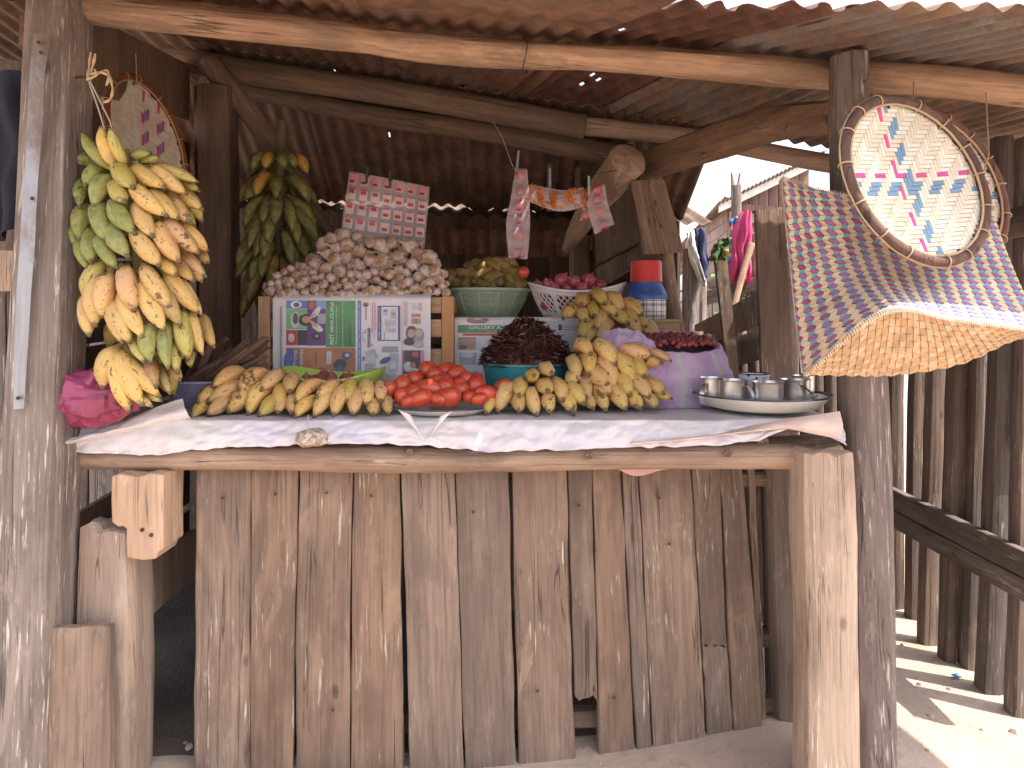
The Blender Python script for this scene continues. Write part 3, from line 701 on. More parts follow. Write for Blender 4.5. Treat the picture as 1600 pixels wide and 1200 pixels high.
plank('cross_board', [P(-60, 102, 2.95), P(-60, 84, 2.95)], [P(75, 118, 2.95), P(75, 100, 2.95)], .03, WOODD, nb, rows=5, cols=8)
for i in range(9):  # back boards added to block bright ground and keep the hut's underside dark
    x0 = -3.2+i*.25
    plank('blocking_plank', [Vector((x0, 4.2, -.02)), Vector((x0, 4.2, 2.5))], [Vector((x0+.247, 4.2, -.02)), Vector((x0+.247, 4.2, 2.5))], .02, WOODD, nb, rows=6, cols=4)
def fr2(u, v): X = -3.6+2.25*u; return Vector((X, 2.75+1.6*v, 2.62-.15*v+.010*cos(X*2*pi/.076)))
sheet('roof_sheet', fr2, 300, 6, .002, TIN_C, nb)
plank('rail_pole', [P(28, 70, 2.7), P(30, 20, 2.7)], [P(70, 75, 2.7), P(56, 20, 2.7)], .05, WOODI, nb, rows=6, cols=4)
def fc(u, v):
    p = P(-70, 108, 2.85).lerp(P(38, 112, 2.85), u)+Vector((0, 0, -.62*v-.06*sin(3*u)*v)); return p+Vector((0, -.04*sin(u*9+nz(v*3))*(.4+v)-.03*nz(u*3, v*4), 0))
o = sheet('dark_cloth', fc, 40, 30, .004, cloth_mat('dark blue cloth', (.022, .022, .04))); tag(o, 'dark blue cloth hanging in the neighbouring hut opening', 'cloth')
# ================================================================ goods
CT = 1.083                      # height of the cloth-covered counter top
# ---------------------------------------------------------------- bananas
def banana_meshes():
    out = []
    prof = [(0, .13), (.03, .15), (.09, .17), (.15, .27), (.24, .42), (.36, .49), (.52, .5), (.68, .48), (.79, .41), (.87, .30), (.925, .19), (.95, .14), (.985, .135), (1.0, .10)]
    for v in range(4):
        rr = random.Random(v); ph = rr.uniform(0, 6); bow = (.42, .55, .3, .65)[v]; seg = 15
        V = []; Fc = []
        for i, (t, r) in enumerate(prof):
            cx = .05*nz(t*2+v*9, 3); cy = -bow*(4*t*(1-t))+bow*.55
            for k in range(seg):
                q = 2*pi*k/seg+ph
                m = r*(1+.085*abs(cos(2.5*(q-ph)))**3*2-.06) if .1 < t < .93 else r
                V.append(Vector((cx+m*cos(q), cy+m*sin(q), t)))
        n = len(prof)
        for i in range(n-1):
            for k in range(seg):
                k2 = (k+1) % seg; Fc.append((i*seg+k, i*seg+k2, (i+1)*seg+k2, (i+1)*seg+k))
        Fc.append(tuple(range(seg))[::-1]); Fc.append(tuple((n-1)*seg+k for k in range(seg)))
        me = bpy.data.meshes.new('banana'); me.from_pydata([tuple(q) for q in V], [], Fc)
        me.shade_smooth(); me.update(); out.append(me)
    return out
BAN = banana_meshes()
def banana_mat():
    t = NT('banana skin'); oi = t.node('ShaderNodeObjectInfo'); base = oi.outputs['Color']; rn = oi.outputs['Random']
    c = t.map(t.co('Object', False), (1, 1, 3.4)); cr = t.map(t.co(), (1, 1, 3.4)); z = t.sep(t.co('Object', False))[2]
    n1 = t.noise(cr, 2.2, 4, .6)
    col = t.mix(t.ss(n1, .3, .7), base, t.mix(.25, base, (.75, .52, .2)))
    col = t.mix(t.math('MULTIPLY', t.ss(z, .62, .93), .16), col, (.28, .30, .07))            # greener towards the tip
    col = t.mix(t.math('MULTIPLY', t.math('SUBTRACT', 1.0, t.ss(z, .08, .24)), .5), col, (.26, .25, .07))
    sp = t.noise(cr, 7.0, 4, .65); col = t.mix(t.math('MULTIPLY', t.ss(sp, .63, .67), .8), col, (.11, .06, .035))      # freckles
    s2 = t.noise(t.map(cr, (7, 7, .9)), 1, 4, .6)
    col = t.mix(t.math('MULTIPLY', t.ss(s2, .61, .65), .8), col, (.09, .05, .035))                                    # scuffs along the ridges
    b2 = t.noise(cr, 1.5, 5, .7)
    lim = t.math('SUBTRACT', .80, t.math('MULTIPLY', t.math('FRACT', t.math('MULTIPLY', rn, 9.1)), .25))
    col = t.mix(t.math('MULTIPLY', t.ss(t.math('SUBTRACT', b2, lim), .0, .03), .85), col, (.085, .05, .035))            # bruises
    tipn = t.math('ADD', z, t.math('MULTIPLY', t.math('SUBTRACT', t.noise(cr, 5, 3), .5), .10))
    col = t.mix(t.math('MULTIPLY', t.ss(tipn, .925, .985), .9), col, (.095, .066, .045))
    col = t.mix(t.math('SUBTRACT', 1.0, t.ss(z, .015, .05)), col, (.10, .075, .04))
    t.bump(t.math('ADD', n1, t.math('MULTIPLY', sp, .3)), .12, .01)
    t.set(Base_Color=col, Roughness=.52); t.b.inputs['Specular IOR Level'].default_value = .35
    return t.m
BM = banana_mat()
for me in BAN: me.materials.append(BM)
YEL, ORA, GRE, YG, DUL = (.61, .385, .14), (.61, .35, .16), (.20, .235, .068), (.42, .35, .10), (.38, .25, .09)
brs = random.Random(21)
def banana(parent, base, tip, wid, col, bowdir=(0, -1, 0), var=None):
    base, tip = Vector(base), Vector(tip); d = tip-base
    M = frame(base, d, -Vector(bowdir))
    S = Matrix.Diagonal((wid, wid, d.length, 1))
    o = mko('banana', BAN[brs.randrange(4) if var is None else var], parent, M @ S)
    j = brs.uniform(.88, 1.1); o.color = (min(1, col[0]*j*brs.uniform(.96, 1.04)), min(1, col[1]*j), min(1, col[2]*j*brs.uniform(.8, 1.2)), 1)
    return o
# --- great hanging bunch (each fruit read off the photo: base, tip, width)
BUN = thing('banana_bunch', P(215, 640, 2.0), 'big bunch of green and yellow bananas hanging from the left post', 'banana bunch')
SX, SY = 215.0, 2.08
tube('stalk', catmull([P(190, 235, 2.05), P(212, 330, 2.07), P(222, 450, 2.07), P(215, 540, 2.05), P(196, 530, 2.02)], 6), .022, plain('banana stalk', (.22, .2, .08), .8), BUN, 10)
def bunch(lst, ox, oy, sc, k=1.0):
    for (bx, by, tx, ty, w, col) in lst:
        bx, by, tx, ty = ox+bx/sc, oy+by/sc, ox+tx/sc, oy+ty/sc; w = w/sc*PX(1.98)*1.02
        def dep(x):
            dx = (x-SX)*PX(2.0); return sqrt(max(.001, .205**2-dx*dx))
        Yt = SY-dep(tx)*.92; Yb = SY-dep(bx)*.92+.075
        L2 = sqrt((tx-bx)**2+(ty-by)**2)*PX(2.0)
        if L2 < .11: Yb = Yt+sqrt(.14**2-L2**2)
        tip = P(tx, ty, Yt); base = P(bx, by, Yb)
        base = base-(tip-base)*.10
        banana(BUN, base, tip, w, col, (0, -1, .25) if col != GRE else (-.2, -1, .1))
bunch([(390, 400, 165, 125, 90, GRE), (330, 375, 72, 310, 105, GRE), (430, 390, 310, 85, 95, YEL), (510, 380, 385, 100, 85, YG), (395, 400, 185, 495, 125, GRE), (260, 470, 140, 665, 100, GRE), (440, 470, 245, 655, 135, GRE),
       (460, 385, 545, 525, 135, YG), (450, 520, 482, 632, 130, YG), (275, 665, 130, 915, 130, GRE), (160, 700, 105, 970, 95, GRE), (335, 655, 345, 925, 145, GRE), (430, 640, 545, 872, 135, GRE), (280, 840, 235, 1100, 125, GRE),
       (190, 900, 200, 1145, 90, GRE), (330, 890, 412, 1130, 110, GRE), (420, 800, 495, 1048, 135, GRE), (560, 320, 680, 275, 75, GRE), (620, 350, 752, 312, 70, GRE),
       (560, 395, 788, 530, 115, YEL), (700, 385, 950, 575, 105, YEL), (700, 370, 1048, 492, 85, YG), (890, 460, 1052, 560, 75, YG), (850, 560, 1068, 690, 110, YEL), (555, 540, 798, 738, 125, YEL), (690, 560, 897, 772, 112, YEL),
       (810, 570, 987, 798, 105, YEL), (960, 690, 1020, 825, 65, YG), (585, 650, 702, 900, 125, YEL), (790, 770, 1047, 1030, 125, ORA), (920, 790, 1125, 1022, 95, YEL), (735, 800, 892, 1088, 135, ORA), (570, 850, 748, 1118, 135, YEL),
       (1050, 1000, 1122, 1100, 85, YEL), (890, 990, 1092, 1195, 105, ORA), (860, 1080, 1005, 1230, 95, ORA), (740, 1040, 880, 1190, 95, YEL), (1010, 1100, 1070, 1240, 80, ORA)], 90, 180, 4.8)
bunch([(330, 80, 170, 335, 115, YG), (310, 165, 250, 545, 135, YEL), (215, 320, 215, 615, 112, YEL), (390, 160, 300, 480, 135, ORA), (490, 115, 535, 428, 135, ORA), (370, 350, 450, 665, 85, ORA), (390, 350, 505, 660, 125, YEL),
       (450, 290, 605, 630, 112, YEL), (615, 110, 797, 410, 125, YEL), (590, 215, 762, 580, 125, YEL), (760, 270, 870, 535, 112, DUL), (770, 160, 1012, 455, 115, YEL), (890, 200, 1035, 475, 75, YEL), (690, 510, 640, 800, 115, GRE),
       (800, 500, 775, 855, 95, GRE), (890, 430, 930, 780, 125, YG), (960, 430, 1035, 755, 92, YEL), (1050, 470, 1115, 692, 85, YEL), (850, 640, 850, 865, 92, YG), (970, 740, 950, 835, 62, YG), (560, 600, 605, 800, 85, YG),
       (830, 820, 872, 935, 85, DUL), (690, 770, 690, 975, 95, (.3, .15, .06)), (750, 830, 802, 1035, 70, DUL),
       (430, 690, 300, 990, 130, YEL), (420, 720, 490, 1160, 122, YEL), (440, 720, 590, 1115, 132, YEL), (480, 770, 722, 1055, 105, YEL), (590, 1000, 742, 1088, 70, YG), (560, 1020, 662, 1125, 75, YEL), (450, 1000, 515, 1105, 70, DUL)], 90, 390, 4.615)
for k in range(16):             # fruit on the far side of the stalk
    a = brs.uniform(.15, pi-.15); zc = lerp(1.85, 1.28, k/15); c0 = P(215, 490, 2.07); c0.z = zc
    d = Vector((cos(a), sin(a)*.8, -.5))
    banana(BUN, c0+d*.05, c0+d*.19+Vector((0, 0, -.03)), .055, YG, (cos(a), sin(a), .3))
tw = catmull([P(176, 260, 1.93), P(160, 190, 1.95), P(139, 128, 1.97)], 5)
tube('string', tw, .0022, STRING, BUN, 6); tube('string', [P(184, 232, 1.90), P(172, 190, 1.93), P(141, 127, 1.97)], .0022, STRING, BUN, 6)
kn = thing('raffia_knot', P(138, 118, 1.96), 'frayed raffia knot tied to a nail above the big banana bunch', 'raffia')
tube('nail', [P(118, 121, 2.02), P(141, 119, 1.96)], .004, NAIL, kn, 7)
for i, pp in enumerate(([(138, 120), (140, 100), (142, 82)], [(140, 118), (146, 100), (149, 84)], [(137, 122), (139, 110), (136, 126)], [(146, 118), (165, 110), (171, 118), (176, 140), (172, 155), (162, 160)], [(142, 116), (158, 113), (170, 120), (166, 134)], [(136, 124), (150, 118), (148, 108)])):
    tube('strand', catmull([P(x, y, 1.955-.004*i) for x, y in pp], 6), [.0035+.001*sin(j) for j in range((len(pp)-1)*6+1)], ROPE, kn, 6)
# --- the dim bunch at the back
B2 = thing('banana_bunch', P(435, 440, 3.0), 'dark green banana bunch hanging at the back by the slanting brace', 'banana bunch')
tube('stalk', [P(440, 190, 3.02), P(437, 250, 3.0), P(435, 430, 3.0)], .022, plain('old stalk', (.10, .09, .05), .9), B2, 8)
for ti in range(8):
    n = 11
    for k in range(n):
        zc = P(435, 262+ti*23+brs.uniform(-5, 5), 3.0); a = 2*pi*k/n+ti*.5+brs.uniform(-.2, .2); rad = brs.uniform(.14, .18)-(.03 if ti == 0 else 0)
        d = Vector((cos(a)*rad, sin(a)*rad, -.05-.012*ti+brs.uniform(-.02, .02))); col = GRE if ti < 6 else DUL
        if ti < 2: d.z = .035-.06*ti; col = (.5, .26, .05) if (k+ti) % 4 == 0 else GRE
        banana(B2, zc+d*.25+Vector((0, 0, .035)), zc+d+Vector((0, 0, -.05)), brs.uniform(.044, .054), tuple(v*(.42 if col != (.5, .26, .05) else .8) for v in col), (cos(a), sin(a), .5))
# --- hands of bananas on the counter; each fruit read off the photo (centre, tip)
def pile(name, label, rows, ox, oy, sc, Y, cat='bananas', yref=None, dk=1.0, L=.15):
    ys = [oy+r[1]/sc for r in rows]; yb = max(ys)
    root = thing(name, (P(ox+rows[0][0]/sc, 0, Y).x, Y, CT), label, cat, 'hands of bananas on the counter')
    for (cx, cy, tx, ty, w) in rows:
        cx, cy, tx, ty = ox+cx/sc, oy+cy/sc, ox+tx/sc, oy+ty/sc
        Yc = Y+.012+(yb-cy)*PX(Y)*.55
        c = P(cx, cy, Yc); lat = Vector(((tx-cx)*PX(Yc), 0, -(ty-cy)*PX(Yc)))
        ll = min(lat.length, L*.46); lat = lat.normalized()*ll if lat.length > 1e-5 else lat
        dy = sqrt(max(.0, (L*.5)**2-ll*ll))
        tip = c+lat+Vector((0, -dy*.7, 0)); base = c-lat*1.1+Vector((0, dy*1.5, 0))
        wd = w/sc*PX(Yc)*.97
        zmin = min(tip.z, base.z, c.z)-wd*.40
        if zmin < CT-.004: lift = CT-.004-zmin; tip.z += lift; base.z += lift
        banana(root, base, tip, wd, tuple(v*dk for v in brs.choice((YEL, ORA, ORA, YEL, ORA, (.52, .35, .09)))), (brs.uniform(-.3, .3), -.2, 1))
    return root
pile('banana_hand', 'yellow banana hand beside the lilac mesh basket', [(1050, 745, 985, 757, 90), (1180, 760, 1130, 775, 98), (1280, 762, 1265, 778, 92), (950, 835, 912, 850, 92), (1040, 822, 960, 850, 100), (1130, 865, 1068, 920, 110), (1210, 890, 1167, 960, 98), (1325, 840, 1350, 872, 92), (912, 920, 878, 935, 82), (1010, 920, 962, 948, 92), (1290, 922, 1240, 942, 96), (1385, 775, 1410, 800, 88), (1400, 885, 1420, 905, 84), (1340, 890, 1345, 900, 80)], 60, 380, 3.53, 2.20)
pile('banana_hand', 'spotted banana hand in front of the light green bowl', [(410, 855, 330, 890, 120), (570, 850, 505, 872, 130), (715, 850, 740, 905, 122), (850, 865, 900, 932, 125), (960, 860, 1000, 900, 105), (400, 985, 330, 1005, 125), (530, 985, 485, 1052, 132), (650, 985, 625, 1072, 135), (780, 985, 772, 1068, 125), (905, 975, 942, 1002, 115), (1010, 965, 1060, 992, 95)], 400, 440, 5, 2.19)
pile('banana_hand', 'banana hand stacked in front of the teal bowl', [(360, 955, 308, 1012, 112), (270, 1005, 240, 1030, 86), (450, 905, 442, 930, 98), (530, 845, 533, 805, 94), (620, 812, 636, 778, 98), (600, 910, 625, 900, 112), (440, 1000, 440, 1020, 98), (530, 990, 550, 1045, 100), (625, 1005, 632, 1015, 98), (690, 915, 720, 955, 100), (740, 1000, 782, 1022, 110), (790, 940, 836, 972, 104)], 700, 380, 4, 2.21)
pile('banana_hand', 'tall pile of spotted bananas leaning on the lilac sack', [(850, 662, 880, 656, 98), (790, 775, 795, 820, 98), (880, 745, 880, 788, 98), (980, 680, 1032, 727, 116), (920, 840, 992, 862, 125), (995, 800, 1037, 890, 112), (1100, 780, 1167, 867, 112), (1160, 685, 1262, 692, 105), (1290, 705, 1376, 710, 66), (1180, 780, 1217, 802, 100), (1260, 770, 1310, 718, 80), (780, 860, 742, 850, 100), (865, 905, 850, 940, 100), (955, 965, 972, 1007, 102), (1055, 960, 1097, 1012, 112), (1155, 970, 1192, 1012, 102), (1250, 980, 1292, 1002, 88), (1320, 955, 1377, 950, 70), (1095, 880, 1132, 917, 102), (1200, 900, 1242, 932, 112), (1285, 900, 1327, 912, 92), (985, 895, 990, 915, 85), (860, 988, 902, 1002, 92)], 700, 380, 4, 2.26)
pile('banana_hand', 'brown spotted banana hand lying on the box by the plaid thermos', [(845, 365, 820, 370, 96), (945, 340, 967, 357, 92), (1040, 370, 1082, 392, 100), (1140, 400, 1207, 432, 100), (770, 435, 722, 442, 92), (840, 445, 850, 470, 88), (905, 410, 905, 440, 84), (1000, 405, 1042, 437, 98), (1065, 460, 1112, 482, 100), (1130, 450, 1170, 470, 84), (960, 480, 930, 522, 98), (870, 530, 815, 572, 108), (895, 570, 870, 602, 82), (985, 540, 930, 582, 108), (1150, 510, 1192, 542, 108), (1205, 480, 1230, 510, 70), (1250, 550, 1302, 592, 100)], 700, 380, 4, 2.58, dk=.75)
rr = random.Random(4)
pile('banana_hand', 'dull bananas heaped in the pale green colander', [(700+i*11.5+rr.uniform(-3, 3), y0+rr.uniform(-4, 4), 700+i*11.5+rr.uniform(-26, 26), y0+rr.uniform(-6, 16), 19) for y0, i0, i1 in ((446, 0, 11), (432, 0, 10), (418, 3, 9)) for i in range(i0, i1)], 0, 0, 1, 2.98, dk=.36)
# ---------------------------------------------------------------- plastic sheet on the counter
t = NT('white plastic sheet'); c = t.co('Object', False)
n1 = t.noise(c, 5, 5, .6); n2 = t.noise(t.map(c, (40, 40, 40)), 1, 5, .7); n3 = t.noise(c, 1.7, 3, .5)
col = t.mix(t.ss(n3, .42, .6), (.64, .595, .60), (.58, .53, .60)); col = t.mix(t.math('MULTIPLY', t.ss(n1, .55, .72), .45), col, (.66, .53, .45))
col = t.mix(t.math('MULTIPLY', t.ss(n2, .70, .74), .5), col, (.25, .2, .18)); gx = t.sep(c); gl = t.math('MAXIMUM', t.math('GREATER_THAN', t.math('FRACT', t.math('MULTIPLY', gx[0], 14.0)), .965), t.math('GREATER_THAN', t.math('FRACT', t.math('MULTIPLY', gx[2], 20.0)), .95))
col = t.mix(t.math('MULTIPLY', gl, .22), col, (.45, .40, .48)); t.bump(t.math('ADD', n1, t.math('MULTIPLY', t.noise(t.map(c, (14, 14, 30)), 1, 5, .6), .8)), .5, .012)
CLOTH = t.set(Base_Color=col, Roughness=.45)
CLOTHT = plain('pinkish old sheet', (.68, .52, .47), .6, .15)
EB = [(60, 690), (90, 690), (130, 700), (260, 705), (300, 698), (380, 692), (450, 690), (560, 686), (640, 689), (690, 692), (760, 699), (880, 696), (1000, 692), (1100, 690), (1180, 682), (1240, 656), (1290, 676), (1312, 690)]
def cfn(u, v):
    x = lerp(92, 1312, u)
    if v < .42:                  # lies on the planks
        k = v/.42; Y = lerp(2.62, 2.11, k); X = (x-800)*2.11/F
        return Vector((X, Y, 1.0795+.006*nz(X*5, Y*5)+.004*nz(X*16, Y*12)+.002))
    k = (v-.42)/.58              # drapes over the front edge
    yb = interp(EB, x)+4+3*nz(x*.05); top = P(x, 0, 2.11); Y = 2.108-.026*sin(k*pi*.55)
    X = top.x; zt = 1.084+.006*nz(X*5, 2.11*5); zb = CAMZ+(HY-yb)*2.09/F
    z = lerp(zt, zb, k); w = .45+.55*k
    d = .018*nz(X*4.5+k*.6, k*1.2)+.014*nz(X*15+z*14, k*2.2, 4)+.007*nz(X*38-z*20, k*4, 8)
    return Vector((X+.006*nz(X*9, k*3, 2), Y-.012*k-abs(d)*1.3*w, z))
sh = sheet('plastic_sheet', cfn, 260, 46, .0012, CLOTH, None, None, 80)
tag(sh, 'wrinkled white plastic sheet covering the counter and hanging over its edge', 'sheet')
# folded spare end on the right of the sheet
def cf2(u, v):
    x = lerp(985, 1312, u); a = P(x, lerp(690, 640, u**1.6)+4*sin(u*7), 2.075); b = P(x, lerp(691, 662, u)-30*max(0, u-.75)*-3.2, 2.055)
    return a.lerp(b, v)+Vector((0, -.018*sin(pi*v)-.006*nz(u*8, v*3), 0))
sheet('hem_fold', cf2, 60, 10, .0015, CLOTHT, sh)
def cf3(u, v):
    a = P(lerp(90, 285, u), lerp(688, 628, u)+5*sin(u*5), lerp(2.03, 2.12, u)); b = P(lerp(92, 295, u), lerp(692, 640, u)+3, lerp(2.02, 2.10, u)); c = P(lerp(130, 300, u), lerp(690, 655, u), lerp(2.07, 2.12, u))
    p = a.lerp(b, min(1, v*2)) if v < .5 else b.lerp(c, v*2-1)
    return p+Vector((0, -.012*sin(pi*v)+.006*nz(u*6, v*4), .004*nz(u*9, v*3)))
sheet('folded_corner', cf3, 50, 16, .0015, CLOTH, sh)
for (x, y, k) in ((628, 660, 1), (700, 663, -1)):
    def cf4(u, v, x=x, y=y, k=k): return P(x+k*(u-.3)*18*(1-v)+k*34*v, y-20*(1-v)*(1-u*.4)+26*v, 2.065-.008*sin(pi*u))
    sheet('torn_flap', cf4, 8, 12, .0012, CLOTH, sh)
def cf5(u, v): return P(lerp(965, 1045, u), 730+(3+16*sin(pi*u)**1.2*(1.1-u))*v, 2.155+.01*u)
sheet('torn_flap', cf5, 20, 6, .0012, plain('pink torn edge', (.6, .33, .30), .6), sh)

# ---------------------------------------------------------------- stone on a string that weighs the sheet down
def rock_geo(c, rx, ry, rz, seed, n=14, amp=.22):
    V = []; Fc = []; m = n*2
    for i in range(n+1):
        th = pi*i/n
        for k in range(m):
            ph = 2*pi*k/m; d = Vector((sin(th)*cos(ph), sin(th)*sin(ph), cos(th)))
            r = 1+amp*nz(d.x*1.6+seed, d.y*1.6, d.z*1.6)+amp*.4*nz(d.x*5+seed, d.y*5, d.z*5)
            V.append(Vector(c)+Vector((d.x*rx*r, d.y*ry*r, d.z*rz*r)))
    for i in range(n):
        for k in range(m): k2 = (k+1) % m; Fc.append((i*m+k, (i+1)*m+k, (i+1)*m+k2, i*m+k2))
    return V, Fc
t = NT('speckled stone'); c = t.co(); n1 = t.noise(c, 60, 5, .7)
STONE = t.set(Base_Color=t.mix(t.ss(n1, .4, .62), (.26, .18, .13), (.58, .5, .42)), Roughness=.9)
stn = thing('weight_stone', P(486, 690, 2.05), 'small speckled stone hanging on a string from the sheet edge', 'stone')
V, Fc = rock_geo(P(486, 684, 2.045), .05, .035, .026, 3); mk('stone_body', V, Fc, STONE, stn, Matrix.Translation(P(486, 684, 2.045)), 60)
tube('string', [P(482, 648, 2.05), P(480, 662, 2.035), P(484, 675, 2.02)], .0015, STRING, stn, 5)

# ---------------------------------------------------------------- slatted crate with garlic
def slat(par, x0, x1, y0, y1, z0, z1, mat, nm='slat'):
    V, Fc = box_geo(((x0+x1)/2, (y0+y1)/2, (z0+z1)/2), x1-x0, y1-y0, z1-z0)
    o = mk(nm, V, Fc, mat, par, frame(((x0+x1)/2, (y0+y1)/2, (z0+z1)/2), (1, 0, 0) if x1-x0 > max(z1-z0, y1-y0) else ((0, 1, 0) if y1-y0 > z1-z0 else (0, 0, 1)), (0, 1, 0) if x1-x0 > .1 else (1, 0, 0)), 0)
    bv = o.modifiers.new('bevel', 'BEVEL'); bv.width = .002; bv.segments = 2; return o
def crate(x0, x1, y0, y1, z0, z1, label):
    cr = thing('slatted_crate', ((x0+x1)/2, (y0+y1)/2, z0), label, 'crate')
    for xx in (x0, x1-.045):
        for yy in (y0, y1-.04): slat(cr, xx, xx+.045, yy, yy+.04, z0, z1, WOODC, 'corner_post')
    hs = [.0, .115, .225, .315]
    for h in hs:
        a, b_ = z0+h+.004, min(z1-.003, z0+h+.07)
        slat(cr, x0+.046, x1-.046, y0+.008, y0+.02, a, b_, WOODC); slat(cr, x0+.046, x1-.046, y1-.02, y1-.008, a, b_, WOODC)
        slat(cr, x0+.006, x0+.018, y0+.041, y1-.041, a, b_, WOODC); slat(cr, x1-.018, x1-.006, y0+.041, y1-.041, a, b_, WOODC)
    slat(cr, x0+.05, x1-.05, y0+.05, y1-.05, z0+.004, z0+.016, WOODC, 'floor_board'); slat(cr, x0+.02, x1-.02, y0+.045, y1-.045, z1-.04, z1-.028, WOODC, 'lid_board')
    return cr
CY = 2.66
crate(P(403, 0, CY).x, P(709, 0, CY).x, CY, CY+.42, CT, P(0, 463, CY).z, 'slatted wooden crate draped with newspaper under the garlic heap')
def garlic_meshes():
    prof = [(.02, -.50), (.17, -.52), (.24, -.47), (.40, -.36), (.50, -.14), (.50, .06), (.42, .24), (.27, .38), (.15, .48), (.09, .60), (.07, .78), (.085, .90), (.03, .93)]
    out = []
    for v in range(4):
        n = (6, 7, 5, 8)[v]
        f = lambda q, t, n=n, v=v: (1+(.085 if .15 < t < .75 else .02)*(abs(cos(n*q/2))*2-1.2))*(1+.08*nz(cos(q)+v*5, sin(q), t*2))
        V, Fc = lathe_geo(prof, 28, f)
        V = [Vector((p.x+.12*max(0, p.z-.4)*sin(v*2), p.y+.12*max(0, p.z-.4)*cos(v*3), p.z)) for p in V]
        me = bpy.data.meshes.new('garlic_bulb'); me.from_pydata([tuple(p) for p in V], [], Fc); me.shade_smooth(); me.update(); out.append(me)
    return out
GAR = garlic_meshes()
t = NT('garlic skin'); c = t.co('Object', False); cr_ = t.co(); z = t.sep(c)[2]
n1 = t.noise(t.map(cr_, (9, 9, 1.2)), 1, 4, .6); n2 = t.noise(cr_, 3, 4, .6)
col = t.mix(t.ss(n1, .4, .62), (.58, .46, .39), (.44, .30, .285)); col = t.mix(t.math('MULTIPLY', t.ss(n2, .55, .7), .5), col, (.42, .27, .22))
col = t.mix(t.math('SUBTRACT', 1.0, t.ss(z, -.49, -.40)), col, (.34, .2, .10)); col = t.mix(t.math('MULTIPLY', t.ss(z, .5, .8), .6), col, (.48, .36, .24))
t.bump(n1, .25, .03); GM = t.set(Base_Color=col, Roughness=.5)
for me in GAR: me.materials.append(GM)
grs = random.Random(12)
TOPP = [(412, 448), (418, 438), (440, 416), (470, 412), (492, 396), (505, 376), (528, 358), (550, 362), (575, 372), (600, 374), (620, 366), (645, 376), (660, 388), (680, 398), (694, 420), (700, 450)]
def garlic(x, y, Y, s, big):
    o = mko('garlic_bulb', GAR[grs.randrange(4)], None)
    from mathutils import Euler
    e = Euler((grs.uniform(.5, 2.6), grs.uniform(-.8, .8), grs.uniform(0, 6.3)), 'XYZ').to_matrix().to_4x4()
    if grs.random() < .5: e = Euler((grs.uniform(-1.9, -1.0), grs.uniform(-.6, .6), 0)).to_matrix().to_4x4() @ Matrix.Rotation(grs.uniform(0, 6), 4, 'Z')
    o.matrix_basis = Matrix.Translation(P(x, y, Y)) @ e @ Matrix.Scale(s, 4)
    tag(o, 'large garlic bulb high in the heap on the newspaper crate' if big else 'small garlic bulb low in the heap on the newspaper crate', 'garlic', 'large garlic bulbs of the heap' if big else 'small garlic bulbs of the heap')
pts = []
for layer in (0, 1):
    tries = 0
    while tries < 5000 and len([1 for q in pts if q[4] == layer]) < (200 if layer == 0 else 85):
        tries += 1; x = grs.uniform(414, 698); tp = interp(TOPP, x); y = grs.uniform(tp+6, 462)
        big = y < 425 and x > 488
        d = (21 if big else 13.5)*grs.uniform(.75, 1.2)
        if all(q[4] != layer or (q[0]-x)**2+(q[1]-y)**2 > (.40*(q[2]+d))**2 for q in pts): pts.append((x, y, d, big, layer))
for (x, y, d, big, layer) in pts:
    k = (464-y)/(464-interp(TOPP, x)+.01); Y = CY+.012+.20*((464-y)/105.0)+layer*.035+grs.uniform(-.008, .008)
    garlic(x, y, Y, d*PX(Y)*1.12, big)
GSTALK = plain('dry garlic stalk', (.46, .34, .22), .9)
gs = []
for i in range(46):
    x = grs.uniform(440, 690); y = grs.uniform(interp(TOPP, x)+8, 458); Y = CY-.005+.20*((464-y)/105.0); a = grs.uniform(-1, 1)*pi; l = grs.uniform(10, 24)
    gs.append(tube_geo(catmull([P(x, y, Y), P(x+l*.5*cos(a), y+l*.4*sin(a), Y-.015), P(x+l*cos(a+.4), y+l*.6*sin(a+.4), Y-.005)], 3), .0013, 5))
V, Fc = join_geo(gs); tag(mk('garlic_stalks', V, Fc, GSTALK), 'dry wispy garlic stalks tangled among the heaped bulbs', 'stalks', kind='stuff')

